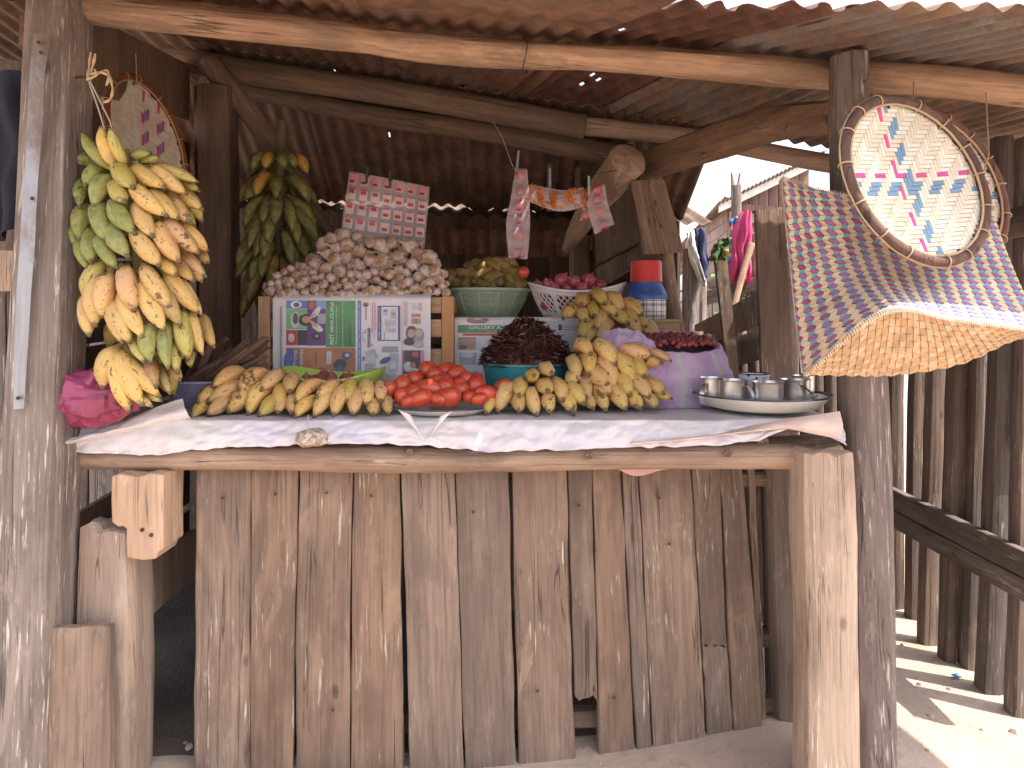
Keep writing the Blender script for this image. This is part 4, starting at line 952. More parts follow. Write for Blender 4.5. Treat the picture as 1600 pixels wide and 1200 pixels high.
# ---------------------------------------------------------------- newspapers: print laid on curved paper
def text_geo(s, size=1.0, off=0.0, shear=0.0):
    cu = bpy.data.curves.new('t', 'FONT'); cu.body = s; cu.size = size; cu.offset = off; cu.shear = shear; cu.align_x = 'LEFT'; cu.resolution_u = 3
    ob = bpy.data.objects.new('t', cu); COL.objects.link(ob); bpy.context.view_layer.update()
    me = bpy.data.meshes.new_from_object(ob.evaluated_get(bpy.context.evaluated_depsgraph_get()))
    V = [v.co.copy() for v in me.vertices]; Fc = [tuple(p.vertices) for p in me.polygons]
    bpy.data.objects.remove(ob); bpy.data.curves.remove(cu); bpy.data.meshes.remove(me)
    return V, Fc
INK = {}
def ink(c):
    if c not in INK: INK[c] = plain('print %d' % len(INK), tuple(v*.82+.065 for v in c), .75, .14)
    return INK[c]
class Paper:
    def __init__(s, name, fn, ox, oy, sc, label, W, H, mat):
        s.fn, s.ox, s.oy, s.sc, s.W, s.H = fn, ox, oy, sc, W, H; s.k = 0
        s.o = sheet(name, lambda u, v: fn(u*W, v*H, 0), 70, 40, .0008, mat); tag(s.o, label, 'newspaper')
    def rect(s, x0, y0, x1, y1, c, nm='printed_panel', lay=1):
        s.k += 1; d = .0011*lay+.00003*s.k
        nu, nv = max(2, int((x1-x0)/25)+2), max(2, int((y1-y0)/40)+2)
        V = []
        for i in range(nu):
            for j in range(nv): V.append(s.fn(lerp(x0, x1, i/(nu-1)), lerp(y0, y1, j/(nv-1)), d))
        return mk(nm, V, [q[::-1] for q in grid_faces(nu, nv)], ink(c), s.o)
    def blob(s, cx, cy, rx, ry, c, lay=2, seed=1, nm='printed_figure', rot=0, amp=.15):
        s.k += 1; d = .0011*lay+.00003*s.k; V = [s.fn(cx, cy, d)]; n = 22
        for k in range(n):
            q = 2*pi*k/n; r = 1+amp*nz(cos(q)*1.4+seed, sin(q)*1.4); a, b = rx*r*cos(q), ry*r*sin(q)
            V.append(s.fn(cx+a*cos(rot)-b*sin(rot), cy+a*sin(rot)+b*cos(rot), d))
        return mk(nm, V, [(0, 1+(k+1) % n, 1+k) for k in range(n)], ink(c), s.o)
    def text(s, st, x, y, size, c, up=True, lay=3, off=.0, shear=0, nm='lettering', maxw=None):
        V, Fc = text_geo(st, 1.0, off, shear); w = max(v.x for v in V) if V else 1
        kx = size if maxw is None else maxw/w
        s.k += 1; d = .0011*lay+.00003*s.k; out = []
        for v in V:
            a, b = v.x*kx, v.y*size
            out.append(s.fn(x-b, y-a, d) if up else s.fn(x+a, y-b, d))
        if not up: Fc = [q for q in Fc]
        return mk(nm, out, Fc, ink(c), s.o, None, 0)
    def lines(s, x0, y0, x1, y1, n, c, up=False, lay=2):
        rr = random.Random(int(x0*7+y0)); parts = []; s.k += 1; d = .0011*lay+.00003*s.k
        for i in range(n):
            pos = (i+.5)/n; a = 0
            while a < 1:
                b = min(1, a+rr.uniform(.04, .12))
                if up: q = [(lerp(x0, x1, pos)-(x1-x0)/n*.22, lerp(y1, y0, a)), (lerp(x0, x1, pos)+(x1-x0)/n*.22, lerp(y1, y0, a)), (lerp(x0, x1, pos)+(x1-x0)/n*.22, lerp(y1, y0, b)), (lerp(x0, x1, pos)-(x1-x0)/n*.22, lerp(y1, y0, b))]
                else: q = [(lerp(x0, x1, a), lerp(y0, y1, pos)-(y1-y0)/n*.22), (lerp(x0, x1, b), lerp(y0, y1, pos)-(y1-y0)/n*.22), (lerp(x0, x1, b), lerp(y0, y1, pos)+(y1-y0)/n*.22), (lerp(x0, x1, a), lerp(y0, y1, pos)+(y1-y0)/n*.22)]
                parts.append(([s.fn(px, py, d) for px, py in q], [(3, 2, 1, 0)])); a = b+rr.uniform(.012, .03)
        V, Fc = join_geo(parts); o = mk('fine_print', V, Fc, ink(c), s.o, None, 0); o['kind'] = 'stuff'; return o
PAPER = plain('newsprint', (.66, .62, .66), .8, .05)
def pf(x, y, d):                 # coordinates: 5x zoom of photo from (400,440)
    px, py = 400+x/5, 440+y/5; e = max(0, (150-y)/75.0); s = .35*nz(x*.004, y*.005)
    return P(px, py+.0*x, CY-.008-.010*nz(x*.003+2, y*.004)-.006-d)+Vector((0, .05*e*e, -.006*e*e))
class P1(Paper): pass
npw = Paper('newspaper', lambda x, y, d: pf(lerp(128, 1366, x) if False else x, y, d), 0, 0, 5, 'colour newspaper spread pinned over the front of the garlic crate', 1, 1, PAPER) if False else None
def pfW(x, y, d): return pf(x, y, d)
def mk_paper(name, f, x0, y0, x1, y1, label):
    p = Paper.__new__(Paper); p.fn = f; p.k = 0
    V, Fc = sheet_geo(lambda u, v: f(lerp(x0, x1, u), lerp(y0, y1, v), 0), 70, 44, -.0008)
    p.o = mk(name, V, [q[::-1] for q in Fc], PAPER, None, None, 60); tag(p.o, label, 'newspaper'); return p
A = mk_paper('newspaper', pf, 132, 88, 1364, 790, 'colour advert newspaper draped over the front of the garlic crate')
A.rect(236, 148, 400, 212, (.10, .22, .55)); A.rect(400, 148, 470, 212, (.22, .05, .22)); A.rect(470, 148, 545, 270, (.22, .36, .62)); A.rect(236, 216, 400, 372, (.20, .42, .22)); A.rect(400, 214, 546, 500, (.13, .035, .22)); A.rect(236, 378, 320, 497, (.50, .035, .03)); A.rect(322, 378, 400, 497, (.05, .03, .05))
A.blob(312, 180, 45, 28, (.75, .76, .8)); A.blob(315, 182, 24, 18, (.12, .12, .16), 3); A.blob(437, 182, 28, 28, (.5, .12, .12))
A.blob(305, 300, 32, 66, (.55, .57, .6), 2, 5); A.blob(308, 290, 22, 45, (.10, .11, .13), 3, 6)
A.rect(480, 250, 548, 330, (.46, .46, .52), lay=2)
A.blob(385, 300, 52, 46, (.05, .025, .02), 3, 8); A.blob(392, 296, 33, 27, (.62, .34, .24), 4, 9, amp=.08); A.blob(470, 240, 50, 22, (.72, .70, .72), 4, 2, rot=-.9); A.blob(480, 360, 50, 24, (.72, .70, .72), 4, 3, rot=.6); A.blob(440, 270, 34, 13, (.60, .34, .24), 5, 4, rot=-.7); A.blob(450, 330, 36, 13, (.60, .34, .24), 5, 4, rot=.7)
A.rect(480, 262, 540, 318, (.36, .37, .42), lay=6); A.blob(275, 440, 26, 34, (.65, .6, .6), 3, 3); A.rect(340, 395, 385, 465, (.02, .02, .03), lay=3); A.blob(470, 430, 36, 30, (.03, .025, .05), 3, 11); A.blob(475, 425, 14, 10, (.4, .38, .45), 4, 11)
A.rect(548, 150, 778, 514, (.075, .27, .10)); A.rect(548, 150, 600, 200, (.06, .22, .08), lay=2)
A.text('PRÊT VAHA-OLANA', 606, 492, 40, (.78, .80, .76), True, 3, .012, maxw=335); A.text('Financez vos rêves en toute liberté', 634, 490, 22, (.66, .72, .62), True, 3, 0, .3, maxw=300)
A.text('BANK OF AFRICA', 742, 470, 24, (.08, .12, .10), True, 3, .01, maxw=150); A.blob(735, 487, 10, 12, (.05, .08, .06), 3); A.lines(748, 300, 764, 470, 1, (.2, .35, .2), True)
A.rect(676, 150, 679, 516, (.7, .74, .7), lay=4)
A.rect(236, 518, 775, 790, (.44, .16, .07)); A.blob(275, 660, 60, 140, (.06, .14, .42), 2, 4); A.blob(350, 760, 120, 60, (.05, .12, .38), 2, 7)
A.text('Promo', 318, 660, 46, (.78, .76, .72), True, 4, .01, maxw=125); A.text('rentrée', 368, 672, 46, (.78, .76, .72), True, 4, .01, maxw=145)
A.lines(460, 545, 480, 645, 1, (.25, .06, .05), True, 3); A.rect(552, 545, 588, 645, (.72, .74, .8), lay=3); A.lines(556, 550, 584, 640, 2, (.06, .2, .5), True, 4)
A.blob(655, 650, 45, 48, (.04, .05, .09), 3, 2, amp=.35); A.blob(650, 690, 25, 30, (.06, .10, .25), 4, 2); A.blob(705, 580, 40, 34, (.08, .10, .26), 3, 21, amp=.4); A.blob(712, 575, 18, 14, (.6, .6, .68), 4, 3)
A.blob(510, 705, 44, 36, (.5, .04, .05), 4, 1, amp=.05); A.text('SVJ', 500, 722, 34, (.78, .75, .75), False, 5, .01, maxw=36) if False else None
A.rect(778, 148, 792, 790, (.72, .70, .72), lay=2); A.rect(796, 150, 821, 790, (.12, .16, .48)); A.lines(802, 160, 815, 700, 1, (.55, .58, .75), True, 3)
A.blob(858, 176, 24, 14, (.5, .2, .05), 2, 2); A.blob(856, 188, 18, 9, (.12, .03, .02), 3, 2); A.lines(850, 205, 868, 300, 1, (.15, .12, .15), True); A.lines(900, 165, 940, 380, 2, (.62, .2, .36), True)
for q in range(26):
    a = 2.2+q/25*4.4; A.blob(878+46*cos(a), 425+52*sin(a), 3.4, 3.4, (.25, .26, .42), 2, q, 'ring_dot')
A.text('sanosan', 893, 514, 44, (.10, .04, .32), True, 4, .018, maxw=150); A.blob(910, 494, 6, 6, (.12, .14, .4), 3); A.blob(852, 398, 6, 6, (.12, .14, .4), 3)
A.rect(950, 190, 978, 462, (.13, .05, .30)); A.text('GAMME DERMATOLOGIQUE', 970, 456, 20, (.7, .68, .8), True, 4, .005, maxw=250); A.rect(978, 190, 1126, 196, (.13, .05, .30)); A.rect(978, 456, 1126, 462, (.13, .05, .30)); A.rect(1110, 190, 1126, 462, (.13, .05, .30)); A.rect(980, 198, 1108, 454, (.72, .71, .76), lay=2)
A.rect(990, 215, 1030, 265, (.45, .46, .58), lay=3); A.rect(996, 220, 1024, 236, (.2, .16, .42), lay=4); A.rect(1050, 215, 1095, 290, (.5, .54, .55), lay=3); A.rect(1055, 240, 1090, 262, (.3, .4, .42), lay=4); A.rect(1008, 300, 1090, 345, (.46, .47, .53), lay=3); A.rect(1012, 345, 1052, 400, (.56, .57, .62), lay=3); A.rect(1030, 365, 1090, 398, (.38, .4, .46), lay=4); A.lines(995, 400, 1012, 450, 1, (.2, .18, .3), True, 3)
A.blob(905, 570, 42, 44, (.36, .37, .43), 2, 5, amp=.3); A.blob(905, 610, 30, 42, (.5, .51, .56), 3, 5, amp=.3); A.blob(842, 602, 11, 18, (.15, .16, .4), 2); A.rect(985, 505, 1112, 550, (.42, .42, .48), lay=2); A.lines(990, 508, 1108, 548, 3, (.18, .18, .26), False, 3)
A.rect(1045, 560, 1112, 640, (.34, .33, .42), lay=2); A.blob(1010, 615, 46, 22, (.07, .08, .2), 3, 4, rot=-.5); A.blob(1070, 660, 38, 46, (.42, .44, .56), 3, 5); A.blob(1072, 660, 24, 30, (.62, .63, .7), 4, 5); A.blob(1030, 700, 40, 24, (.5, .5, .55), 2, 3)
A.text('BEBE', 930, 690, 24, (.12, .12, .16), False, 3, .01, maxw=46) if False else None
A.lines(850, 640, 935, 700, 4, (.25, .24, .3), False); A.lines(850, 720, 1100, 780, 4, (.4, .36, .42), False)
A.rect(1138, 152, 1142, 760, (.5, .48, .52), lay=2); A.lines(1152, 158, 1185, 345, 3, (.5, .3, .35), True); A.rect(1215, 168, 1232, 215, (.5, .55, .6), lay=2); A.rect(1240, 172, 1258, 215, (.55, .58, .62), lay=2); A.lines(1265, 165, 1300, 230, 2, (.5, .35, .38), True)
for q in (1216, 1242, 1266): A.rect(q, 250, q+18, 276, (.55, .16, .08), lay=2); A.rect(q, 288, q+18, 330, (.5, .17, .08) if q < 1250 else (.2, .34, .36), lay=2)
A.blob(1215, 400, 48, 55, (.10, .06, .055), 2, 3); A.blob(1212, 405, 28, 33, (.5, .32, .26), 3, 4, amp=.1); A.blob(1270, 420, 42, 60, (.33, .27, .27), 2, 7); A.blob(1272, 405, 24, 28, (.52, .36, .3), 3, 8, amp=.1); A.blob(1195, 470, 42, 30, (.06, .05, .06), 4, 6); A.blob(1270, 490, 40, 25, (.46, .44, .5), 4, 6)
A.rect(1146, 535, 1160, 790, (.42, .05, .10), lay=2); A.rect(1160, 537, 1285, 720, (.06, .03, .035), lay=2); A.rect(1285, 537, 1312, 720, (.55, .2, .3), lay=2); A.blob(1246, 568, 26, 22, (.5, .07, .16), 4, 2, amp=.05); A.blob(1185, 665, 30, 42, (.6, .55, .58), 4, 5); A.blob(1225, 655, 22, 26, (.36, .2, .16), 5, 5, amp=.1); A.blob(1240, 700, 40, 24, (.5, .46, .5), 5, 9)
A.rect(190, 195, 205, 700, (.32, .26, .32), lay=1); A.lines(193, 200, 203, 690, 1, (.6, .55, .6), True, 2)
# box behind, wrapped in a second sheet of newsprint
BX0, BX1, BYF = P(708, 0, 2.74).x, P(1062, 0, 2.74).x, 2.74
box = thing('carton', ((BX0+BX1)/2, BYF+.2, CT), 'newspaper-wrapped carton carrying the colander, the white basket and the thermos', 'carton')
BZ = P(0, 499, BYF).z
CARD = plain('brown card', (.30, .2, .12), .9)
for nm, a in (('front_wall', (BX0, BX1, BYF, BYF+.012, CT, BZ-.013)), ('back_wall', (BX0, BX1, BYF+.40, BYF+.412, CT, BZ-.013)), ('side_wall', (BX0, BX0+.012, BYF+.0125, BYF+.3995, CT, BZ-.013)), ('side_wall', (BX1-.012, BX1, BYF+.0125, BYF+.3995, CT, BZ-.013)), ('lid', (BX0-.004, BX1+.004, BYF-.003, BYF+.416, BZ-.0125, BZ))): slat(box, *a, CARD, nm)
def pg(x, y, d):                 # 4x zoom of photo from (700,380)
    e = max(0, 480-y)/22.0
    return P(700+x/4, 380+y/4, BYF-.010-d-.004*nz(x*.01, y*.01)-.004)+Vector((0, .03*e*e if e < 1 else .03*e, 0))
Bp = mk_paper('newspaper', pg, 42, 462, 830, 880, 'newspaper page with green headline band behind the teal bowl')
Bp.rect(62, 512, 560, 560, (.09, .22, .10)); Bp.text('GALLERY ASSOTAI', 130, 537, 30, (.72, .74, .68), False, 3, .012, maxw=330); Bp.text('The best for', 240, 554, 16, (.66, .68, .62), False, 3, .004, maxw=110); Bp.rect(92, 564, 470, 578, (.55, .08, .06)); Bp.blob(185, 482, 75, 20, (.34, .19, .15), 2, 3); Bp.rect(64, 588, 175, 666, (.36, .25, .2)); Bp.blob(120, 610, 52, 15, (.5, .33, .27), 3, 5); Bp.blob(95, 650, 25, 12, (.12, .09, .1), 3, 6)
Bp.rect(178, 590, 204, 665, (.58, .58, .66), lay=1); Bp.rect(70, 685, 176, 760, (.34, .36, .42)); Bp.blob(120, 700, 46, 16, (.6, .6, .66), 3, 7); Bp.rect(80, 800, 190, 860, (.4, .38, .4))
Bp.lines(400, 480, 520, 500, 2, (.28, .22, .22)); Bp.lines(590, 480, 800, 700, 16, (.42, .40, .44)); Bp.rect(690, 508, 712, 545, (.05, .03, .04), lay=3); Bp.lines(716, 512, 800, 545, 3, (.22, .2, .24))

# ---------------------------------------------------------------- sheet of sachets and hanging strips
FILM = NT('clear film'); FILM.set(Base_Color=(.55, .46, .49), Roughness=.25, Alpha=.42); FILM = FILM.m
SACH = plain('sachet white', (.60, .46, .47), .4, .1); SACR = plain('sachet red', (.45, .035, .03), .4); SACD = plain('sachet black print', (.06, .03, .03), .5); SACP = plain('sachet pink', (.55, .22, .24), .4)
ss = thing('sachet_sheet', P(600, 385, 2.95), 'hanging sheet of small red and white sachets pegged above the garlic', 'sachets')
def sq(u, v, d=0):
    tl, tr, bl, br = P(546, 268, 2.96), P(671, 291, 2.96), P(531, 384, 2.93), P(663, 396, 2.93)
    return tl.lerp(tr, u).lerp(bl.lerp(br, u), v)+Vector((0, -.012*sin(u*5+v*2)-.006*nz(u*5, v*4)-d, 0))
sheet('film', lambda u, v: sq(u, v), 40, 30, .0006, FILM, ss)
def patch(nm, f, u0, v0, u1, v1, d, mat, par, n=4):
    V = []
    for i in range(n):
        for j in range(n): V.append(f(lerp(u0, u1, i/(n-1)), lerp(v0, v1, j/(n-1)), d+.003*sin(pi*i/(n-1))*sin(pi*j/(n-1))))
    return mk(nm, V, [q[::-1] for q in grid_faces(n, n)], mat, par)
for r in range(5):
    for c_ in range(7):
        u0, v0 = (c_+.13)/7, (r+.12)/5; u1, v1 = (c_+.86)/7, (r+.84)/5
        sa = patch('sachet', sq, u0, v0, u1, v1, .002, SACH if r else SACP, ss)
        if r == 0: patch('print', sq, lerp(u0, u1, .1), lerp(v0, v1, .62), lerp(u0, u1, .62), lerp(v0, v1, .82), .006, SACD, sa, 2)
        else:
            vv = .15 if c_ < 3 else .5
            for k in (0, 1):
                cu, cv = lerp(u0, u1, .36+.3*k), lerp(v0, v1, vv+.14); V = [sq(cu, cv, .0068+.0003*k)]
                for q in range(12): V.append(sq(cu+.018*cos(q*pi/6), cv+.026*sin(q*pi/6), .0068+.0003*k))
                mk('cherry_print', V, [(0, 1+q, 1+(q+1) % 12) for q in range(12)][::1], SACR, sa)
            if (r+c_) % 3: patch('print', sq, lerp(u0, u1, .1), lerp(v0, v1, .0), lerp(u0, u1, .9), lerp(v0, v1, .09), .0062, SACR, sa, 2)
PEG = plain('dark green peg', (.03, .06, .045), .5); PEGL = plain('pale green peg', (.25, .33, .24), .5); PEGB = plain('blue grey peg', (.20, .22, .30), .5)
def peg(x, y, Y, mat, label, tilt=0):
    o = thing('clothes_peg', P(x, y, Y), label, 'peg', 'clothes pegs')
    for k in (-1, 1):
        V, Fc = box_geo((0, 0, 0), .009, .006, .072); M = Matrix.Translation(P(x, y, Y)+Vector((0, k*.005, 0))) @ Matrix.Rotation(tilt, 4, 'Y') @ Matrix.Rotation(k*.08, 4, 'X')
        mk('jaw', V, Fc, mat, o, M, 0, world=False)
    tube('spring', [P(x-3, y, Y), P(x+3, y, Y)], .007, NAIL, o, 8)
peg(574, 274, 2.95, PEG, 'dark peg holding the left of the sachet sheet', .1); peg(610, 281, 2.955, PEG, 'dark peg holding the middle of the sachet sheet')
ln = tube('wire_line', [P(500, 258, 2.98), P(610, 284, 2.98), P(700, 287, 2.9), P(800, 262, 2.8), P(900, 278, 2.85), P(985, 262, 2.95)], .0012, NAIL, None, 5); tag(ln, 'thin dark wire strung across the stall for pegging goods', 'wire')
FILM2 = NT('cloudy film'); FILM2.set(Base_Color=(.66, .50, .54), Roughness=.2, Alpha=.22); FILM2 = FILM2.m
def strip(label, L, R, Y, n, items, mat, seed, nm='snack_strip'):
    root = thing(nm, P(L[-1][0], L[-1][1], Y), label, 'snack strip')
    a = catmull([P(x, y, Y) for x, y in L], 6); b = catmull([P(x, y, Y) for x, y in R], 6); m = len(a)-1
    def f(u, v, d=0):
        i = min(m-1, int(v*m)); k = v*m-i; p = a[i].lerp(a[i+1], k).lerp(b[i].lerp(b[i+1], k), u)
        return p+Vector((0, -d-.014*abs(sin(pi*v*n))*sin(pi*u)-.005*nz(u*4+seed, v*9), 0))
    sheet('pouch_film', lambda u, v: f(u, v), 14, 40, .0006, mat, root)
    sheet('pouch_film', lambda u, v: f(u, v)+Vector((0, .012+.026*abs(sin(pi*v*n))*sin(pi*u), 0)), 14, 40, .0006, mat, root)
    for k in range(n):
        q = f(.5+.15*nz(seed, k), (k+.55)/n, 0)+Vector((0, .014, 0))
        items(root, q, k)
    return root
SWEET = plain('dark red sweet', (.22, .03, .03), .3, .3); SWEETR = plain('red sweet', (.45, .05, .04), .3, .3)
def sweet(root, q, k):
    V, Fc = rock_geo(q, .021, .011, .021, k, 8, .2); mk('sweet', V, Fc, SWEET if k % 2 else SWEETR, root, Matrix.Translation(q), 60)
strip('long strip of clear pouches with dark red sweets hanging by a string', [(806, 262), (798, 310), (791, 350), (795, 403)], [(824, 264), (827, 310), (828, 355), (824, 405)], 2.8, 6, sweet, FILM2, 1)
tube('string', [P(770, 190, 2.9), P(785, 215, 2.85), P(799, 255, 2.8), P(806, 268, 2.8)], .0012, STRING, bpy.data.objects['snack_strip'], 5)
strip('short strip of clear pouches with dark red sweets beside the brace log', [(925, 292), (918, 322), (930, 366)], [(945, 288), (950, 318), (960, 350)], 2.78, 4, sweet, FILM2, 2)
strip('folded strip of clear sweet pouches hanging beside the orange snacks', [(915, 295), (912, 318), (906, 345)], [(926, 295), (926, 318), (924, 340)], 2.82, 3, sweet, FILM2, 4)
CRISP = plain('orange snack', (.50, .16, .03), .5, .3)
def crisps(root, q, k):
    rr = random.Random(k); gs = []
    for i in range(70):
        p = q+Vector((rr.uniform(-.032, .032), rr.uniform(-.010, .006), rr.uniform(-.026, .026))); d = Vector((rr.uniform(-1, 1), rr.uniform(-.3, .3), rr.uniform(-1, 1))).normalized()*.014
        gs.append(tube_geo([p-d, p+d+Vector((0, .002, .002)), p+d*1.5], .0028, 5))
    V, Fc = join_geo(gs); o = mk('snack_pieces', V, Fc, CRISP, root); o['kind'] = 'stuff'
strip('row of clear packets of orange crunchy snacks hung sideways', [(826, 288), (850, 292), (880, 297), (912, 293)], [(826, 312), (850, 324), (880, 330), (914, 322)], 2.81, 4, crisps, FILM, 3)
peg(859, 278, 2.79, PEGB, 'blue grey peg above the orange snack packets'); peg(920, 290, 2.76, PEGL, 'pale green peg on the sweet pouches by the brace log'); peg(809, 250, 2.79, PEGB, 'blue grey peg at the top of the long sweet strip', .1)
# ---------------------------------------------------------------- bowls, colander, baskets
TEAL = plain('teal plastic', (.03, .22, .26), .4, .1); LIME = plain('lime plastic', (.42, .56, .10), .35, .06); ENAM = plain('white enamel', (.72, .68, .62), .25, .06); ENB = plain('dark enamel rim', (.03, .035, .07), .25); LILP = plain('lilac blue plastic', (.30, .30, .52), .45, .08)
def bowl(root, nm, c, r1, r0, h, mat, rim=.006, f=None, seg=48):
    prof = [(r0*.02, .004), (r0, .004), (lerp(r0, r1, .5), h*.45), (r1, h-.002), (r1+rim, h), (r1+rim, h-.008), (r1+.003, h-.010), (lerp(r0, r1, .5)+.004, h*.45-.002), (r0+.003, 0), (r0*.02, 0)]
    return lathe(nm, prof, mat, root, c, seg, f)
# teal bowl heaped with dried shreds
bc = Vector((P(824, 0, 2.52).x, 2.54, CT)); BH = P(0, 566, 2.52).z-CT
tb = thing('basin', bc, 'teal plastic basin heaped with dark dried shreds', 'basin'); bowl(tb, 'basin_wall', bc, 69*PX(2.52), 56*PX(2.52), BH, TEAL)
t = NT('dried shreds'); c = t.co('Object', False); n1 = t.noise(c, 45, 4, .6)
DRY = t.set(Base_Color=t.mix(t.ss(n1, .4, .65), (.022, .008, .007), (.10, .026, .016)), Roughness=.45)
gs = []; rr = random.Random(31)
for i in range(2200):
    a = rr.uniform(0, 2*pi); r = sqrt(rr.random())*.165; hh = .155*(1-(r/.175)**1.7)+BH-.012+rr.uniform(-.012, .014)
    p = bc+Vector((r*cos(a), r*sin(a)*.95, max(BH-.01, hh))); L = rr.uniform(.02, .055); w_ = rr.uniform(.0012, .0045)
    d = Vector((rr.gauss(0, 1), rr.gauss(0, 1), rr.gauss(0, .5)-.2)).normalized(); s = d.orthogonal().normalized(); s.rotate(Matrix.Rotation(rr.uniform(0, 6), 3, d)); k = Vector((rr.gauss(0, .4), rr.gauss(0, .4), rr.gauss(0, .4)))*L*.5
    V = [p-d*L*.5-s*w_*.5, p-d*L*.5+s*w_*.5, p+k+s*w_, p+k-s*w_, p+d*L*.5+s*w_*.4-k*.3, p+d*L*.5-s*w_*.4-k*.3]
    gs.append((V, [(0, 1, 2, 3), (3, 2, 4, 5)]))
V, Fc = lathe_geo([(.001, BH+.135), (.05, BH+.125), (.10, BH+.085), (.14, BH+.03), (.163, BH-.01)], 30, lambda q, t_: 1+.06*nz(cos(q)*2, sin(q)*2, t_*3)); gs.append(([v+bc for v in V], Fc))
V, Fc = join_geo(gs); o = mk('dried_shreds', V, Fc, DRY, None, None, 0); tag(o, 'heap of dark red brown dried shreds in the teal basin', 'dried food', kind='stuff')
# tomatoes on an enamel dish
dc = Vector((P(692, 0, 2.27).x, 2.30, CT)); dish = thing('enamel_dish', dc, 'white enamel dish with dark rim under the tomatoes', 'dish')
lathe('dish_body', [(.001, .003), (.10, .003), (.14, .009), (.165, .022), (.172, .025), (.173, .022), (.165, .018), (.14, .004), (.10, 0), (.001, 0)], ENAM, dish, dc, 56)
tube('rim', [dc+Vector((.1725*cos(q*pi/28), .1725*sin(q*pi/28), .0245)) for q in range(56)], .0025, ENB, dish, 6, True)
def tom_mesh():
    prof = [(.001, -.47), (.06, -.475), (.2, -.46), (.36, -.36), (.47, -.16), (.5, .04), (.46, .24), (.33, .41), (.17, .49), (.06, .47), (.03, .44), (.001, .44)]
    V, Fc = lathe_geo(prof, 24, lambda q, t_: 1+.03*cos(3*q)*sin(pi*t_)); me = bpy.data.meshes.new('tomato'); me.from_pydata([tuple(v) for v in V], [], Fc); me.shade_smooth(); me.update(); return me
TOM = tom_mesh(); t = NT('tomato skin'); c = t.co(); n1 = t.noise(c, 2.5, 3)
t.set(Base_Color=t.mix(t.ss(n1, .35, .65), (.42, .04, .025), (.48, .085, .035)), Roughness=.28); TOM.materials.append(t.m)
rr = random.Random(8)
for i, (x, y, w_, h_) in enumerate([(610, 608, 20, 22), (629, 603, 24, 28), (629, 619, 23, 22), (648, 594, 24, 22), (648, 614, 22, 22), (668, 579, 25, 24), (702, 581, 36, 22), (658, 622, 32, 18), (672, 608, 38, 22), (688, 597, 34, 24), (696, 607, 30, 26), (700, 621, 36, 16), (713, 588, 28, 30), (720, 611, 26, 24), (744, 606, 30, 24), (742, 594, 24, 18), (758, 614, 30, 22), (736, 621, 24, 16), (718, 606, 26, 22), (640, 626, 24, 14), (684, 624, 24, 14), (786, 604, 26, 20), (728, 596, 26, 22), (680, 588, 26, 22), (748, 623, 22, 14)]):
    Y = 2.19+(625-y)*.0042+rr.uniform(-.01, .01)
    o = mko('tomato', TOM); hor = w_ > h_*1.25; s = max(w_, h_)*PX(Y)*1.22; m = min(w_, h_)*PX(Y)*1.22; m = max(m, s*.72)
    p = P(x, y, Y); p.z = max(p.z, CT+.02+m*.40)
    R = Matrix.Rotation(pi/2+rr.uniform(-.4, .4), 4, 'Y') if hor else Matrix.Rotation(rr.uniform(-.5, .9), 4, 'X')
    o.matrix_basis = Matrix.Translation(p) @ Matrix.Rotation(rr.uniform(-.5, .5), 4, 'Z') @ R @ Matrix.Diagonal((m, m, s, 1))
    if i == 6: lb, g = 'longest red plum tomato lying sideways on top of the heap', None
    elif i == 21: lb, g = 'single red tomato off the dish against the teal basin', None
    else: lb, g = 'ripe red plum tomato heaped on the enamel dish', 'plum tomatoes on the dish'
    tag(o, lb, 'tomato', g)
# lime bowl of red shallots behind the bananas
lc = Vector((P(512, 0, 2.36).x, 2.46, CT)); lb_ = thing('wavy_bowl', lc, 'light green bowl with wavy rim behind the banana hands', 'bowl')
V, Fc = lathe_geo([(.03, .004), (.09, .004), (.14, .05), (.172, .092), (.175, .094), (.176, .090), (.145, .046), (.094, 0), (.03, 0)], 72)
V = [Vector((v.x, v.y, v.z*1.28+(v.z/.094)*(.017*cos(2*atan2(v.y, v.x))-.002))) for v in V]; mk('bowl_wall', V, Fc, LIME, lb_, Matrix.Translation(lc), 40, world=False)
SHAL = plain('red shallot', (.26, .07, .06), .45, .35); rr = random.Random(2)
for i in range(22):
    a = rr.uniform(0, 6.28); r = sqrt(rr.random())*.10; q = lc+Vector((r*cos(a), r*sin(a), .075+.02*rr.random()))
    V, Fc = lathe_geo([(.001, -.5), (.2, -.45), (.45, -.2), (.5, .1), (.33, .38), (.1, .55), (.05, .7), (.001, .72)], 14)
    M = Matrix.Translation(q) @ Matrix.Rotation(rr.uniform(0, 3), 4, 'X') @ Matrix.Rotation(rr.uniform(0, 6), 4, 'Z') @ Matrix.Scale(rr.uniform(.034, .045), 4)
    tag(mk('shallot', V, Fc, SHAL, None, M, 50, world=False), 'small red shallot lying in the light green bowl', 'shallot', 'shallots in the green bowl')
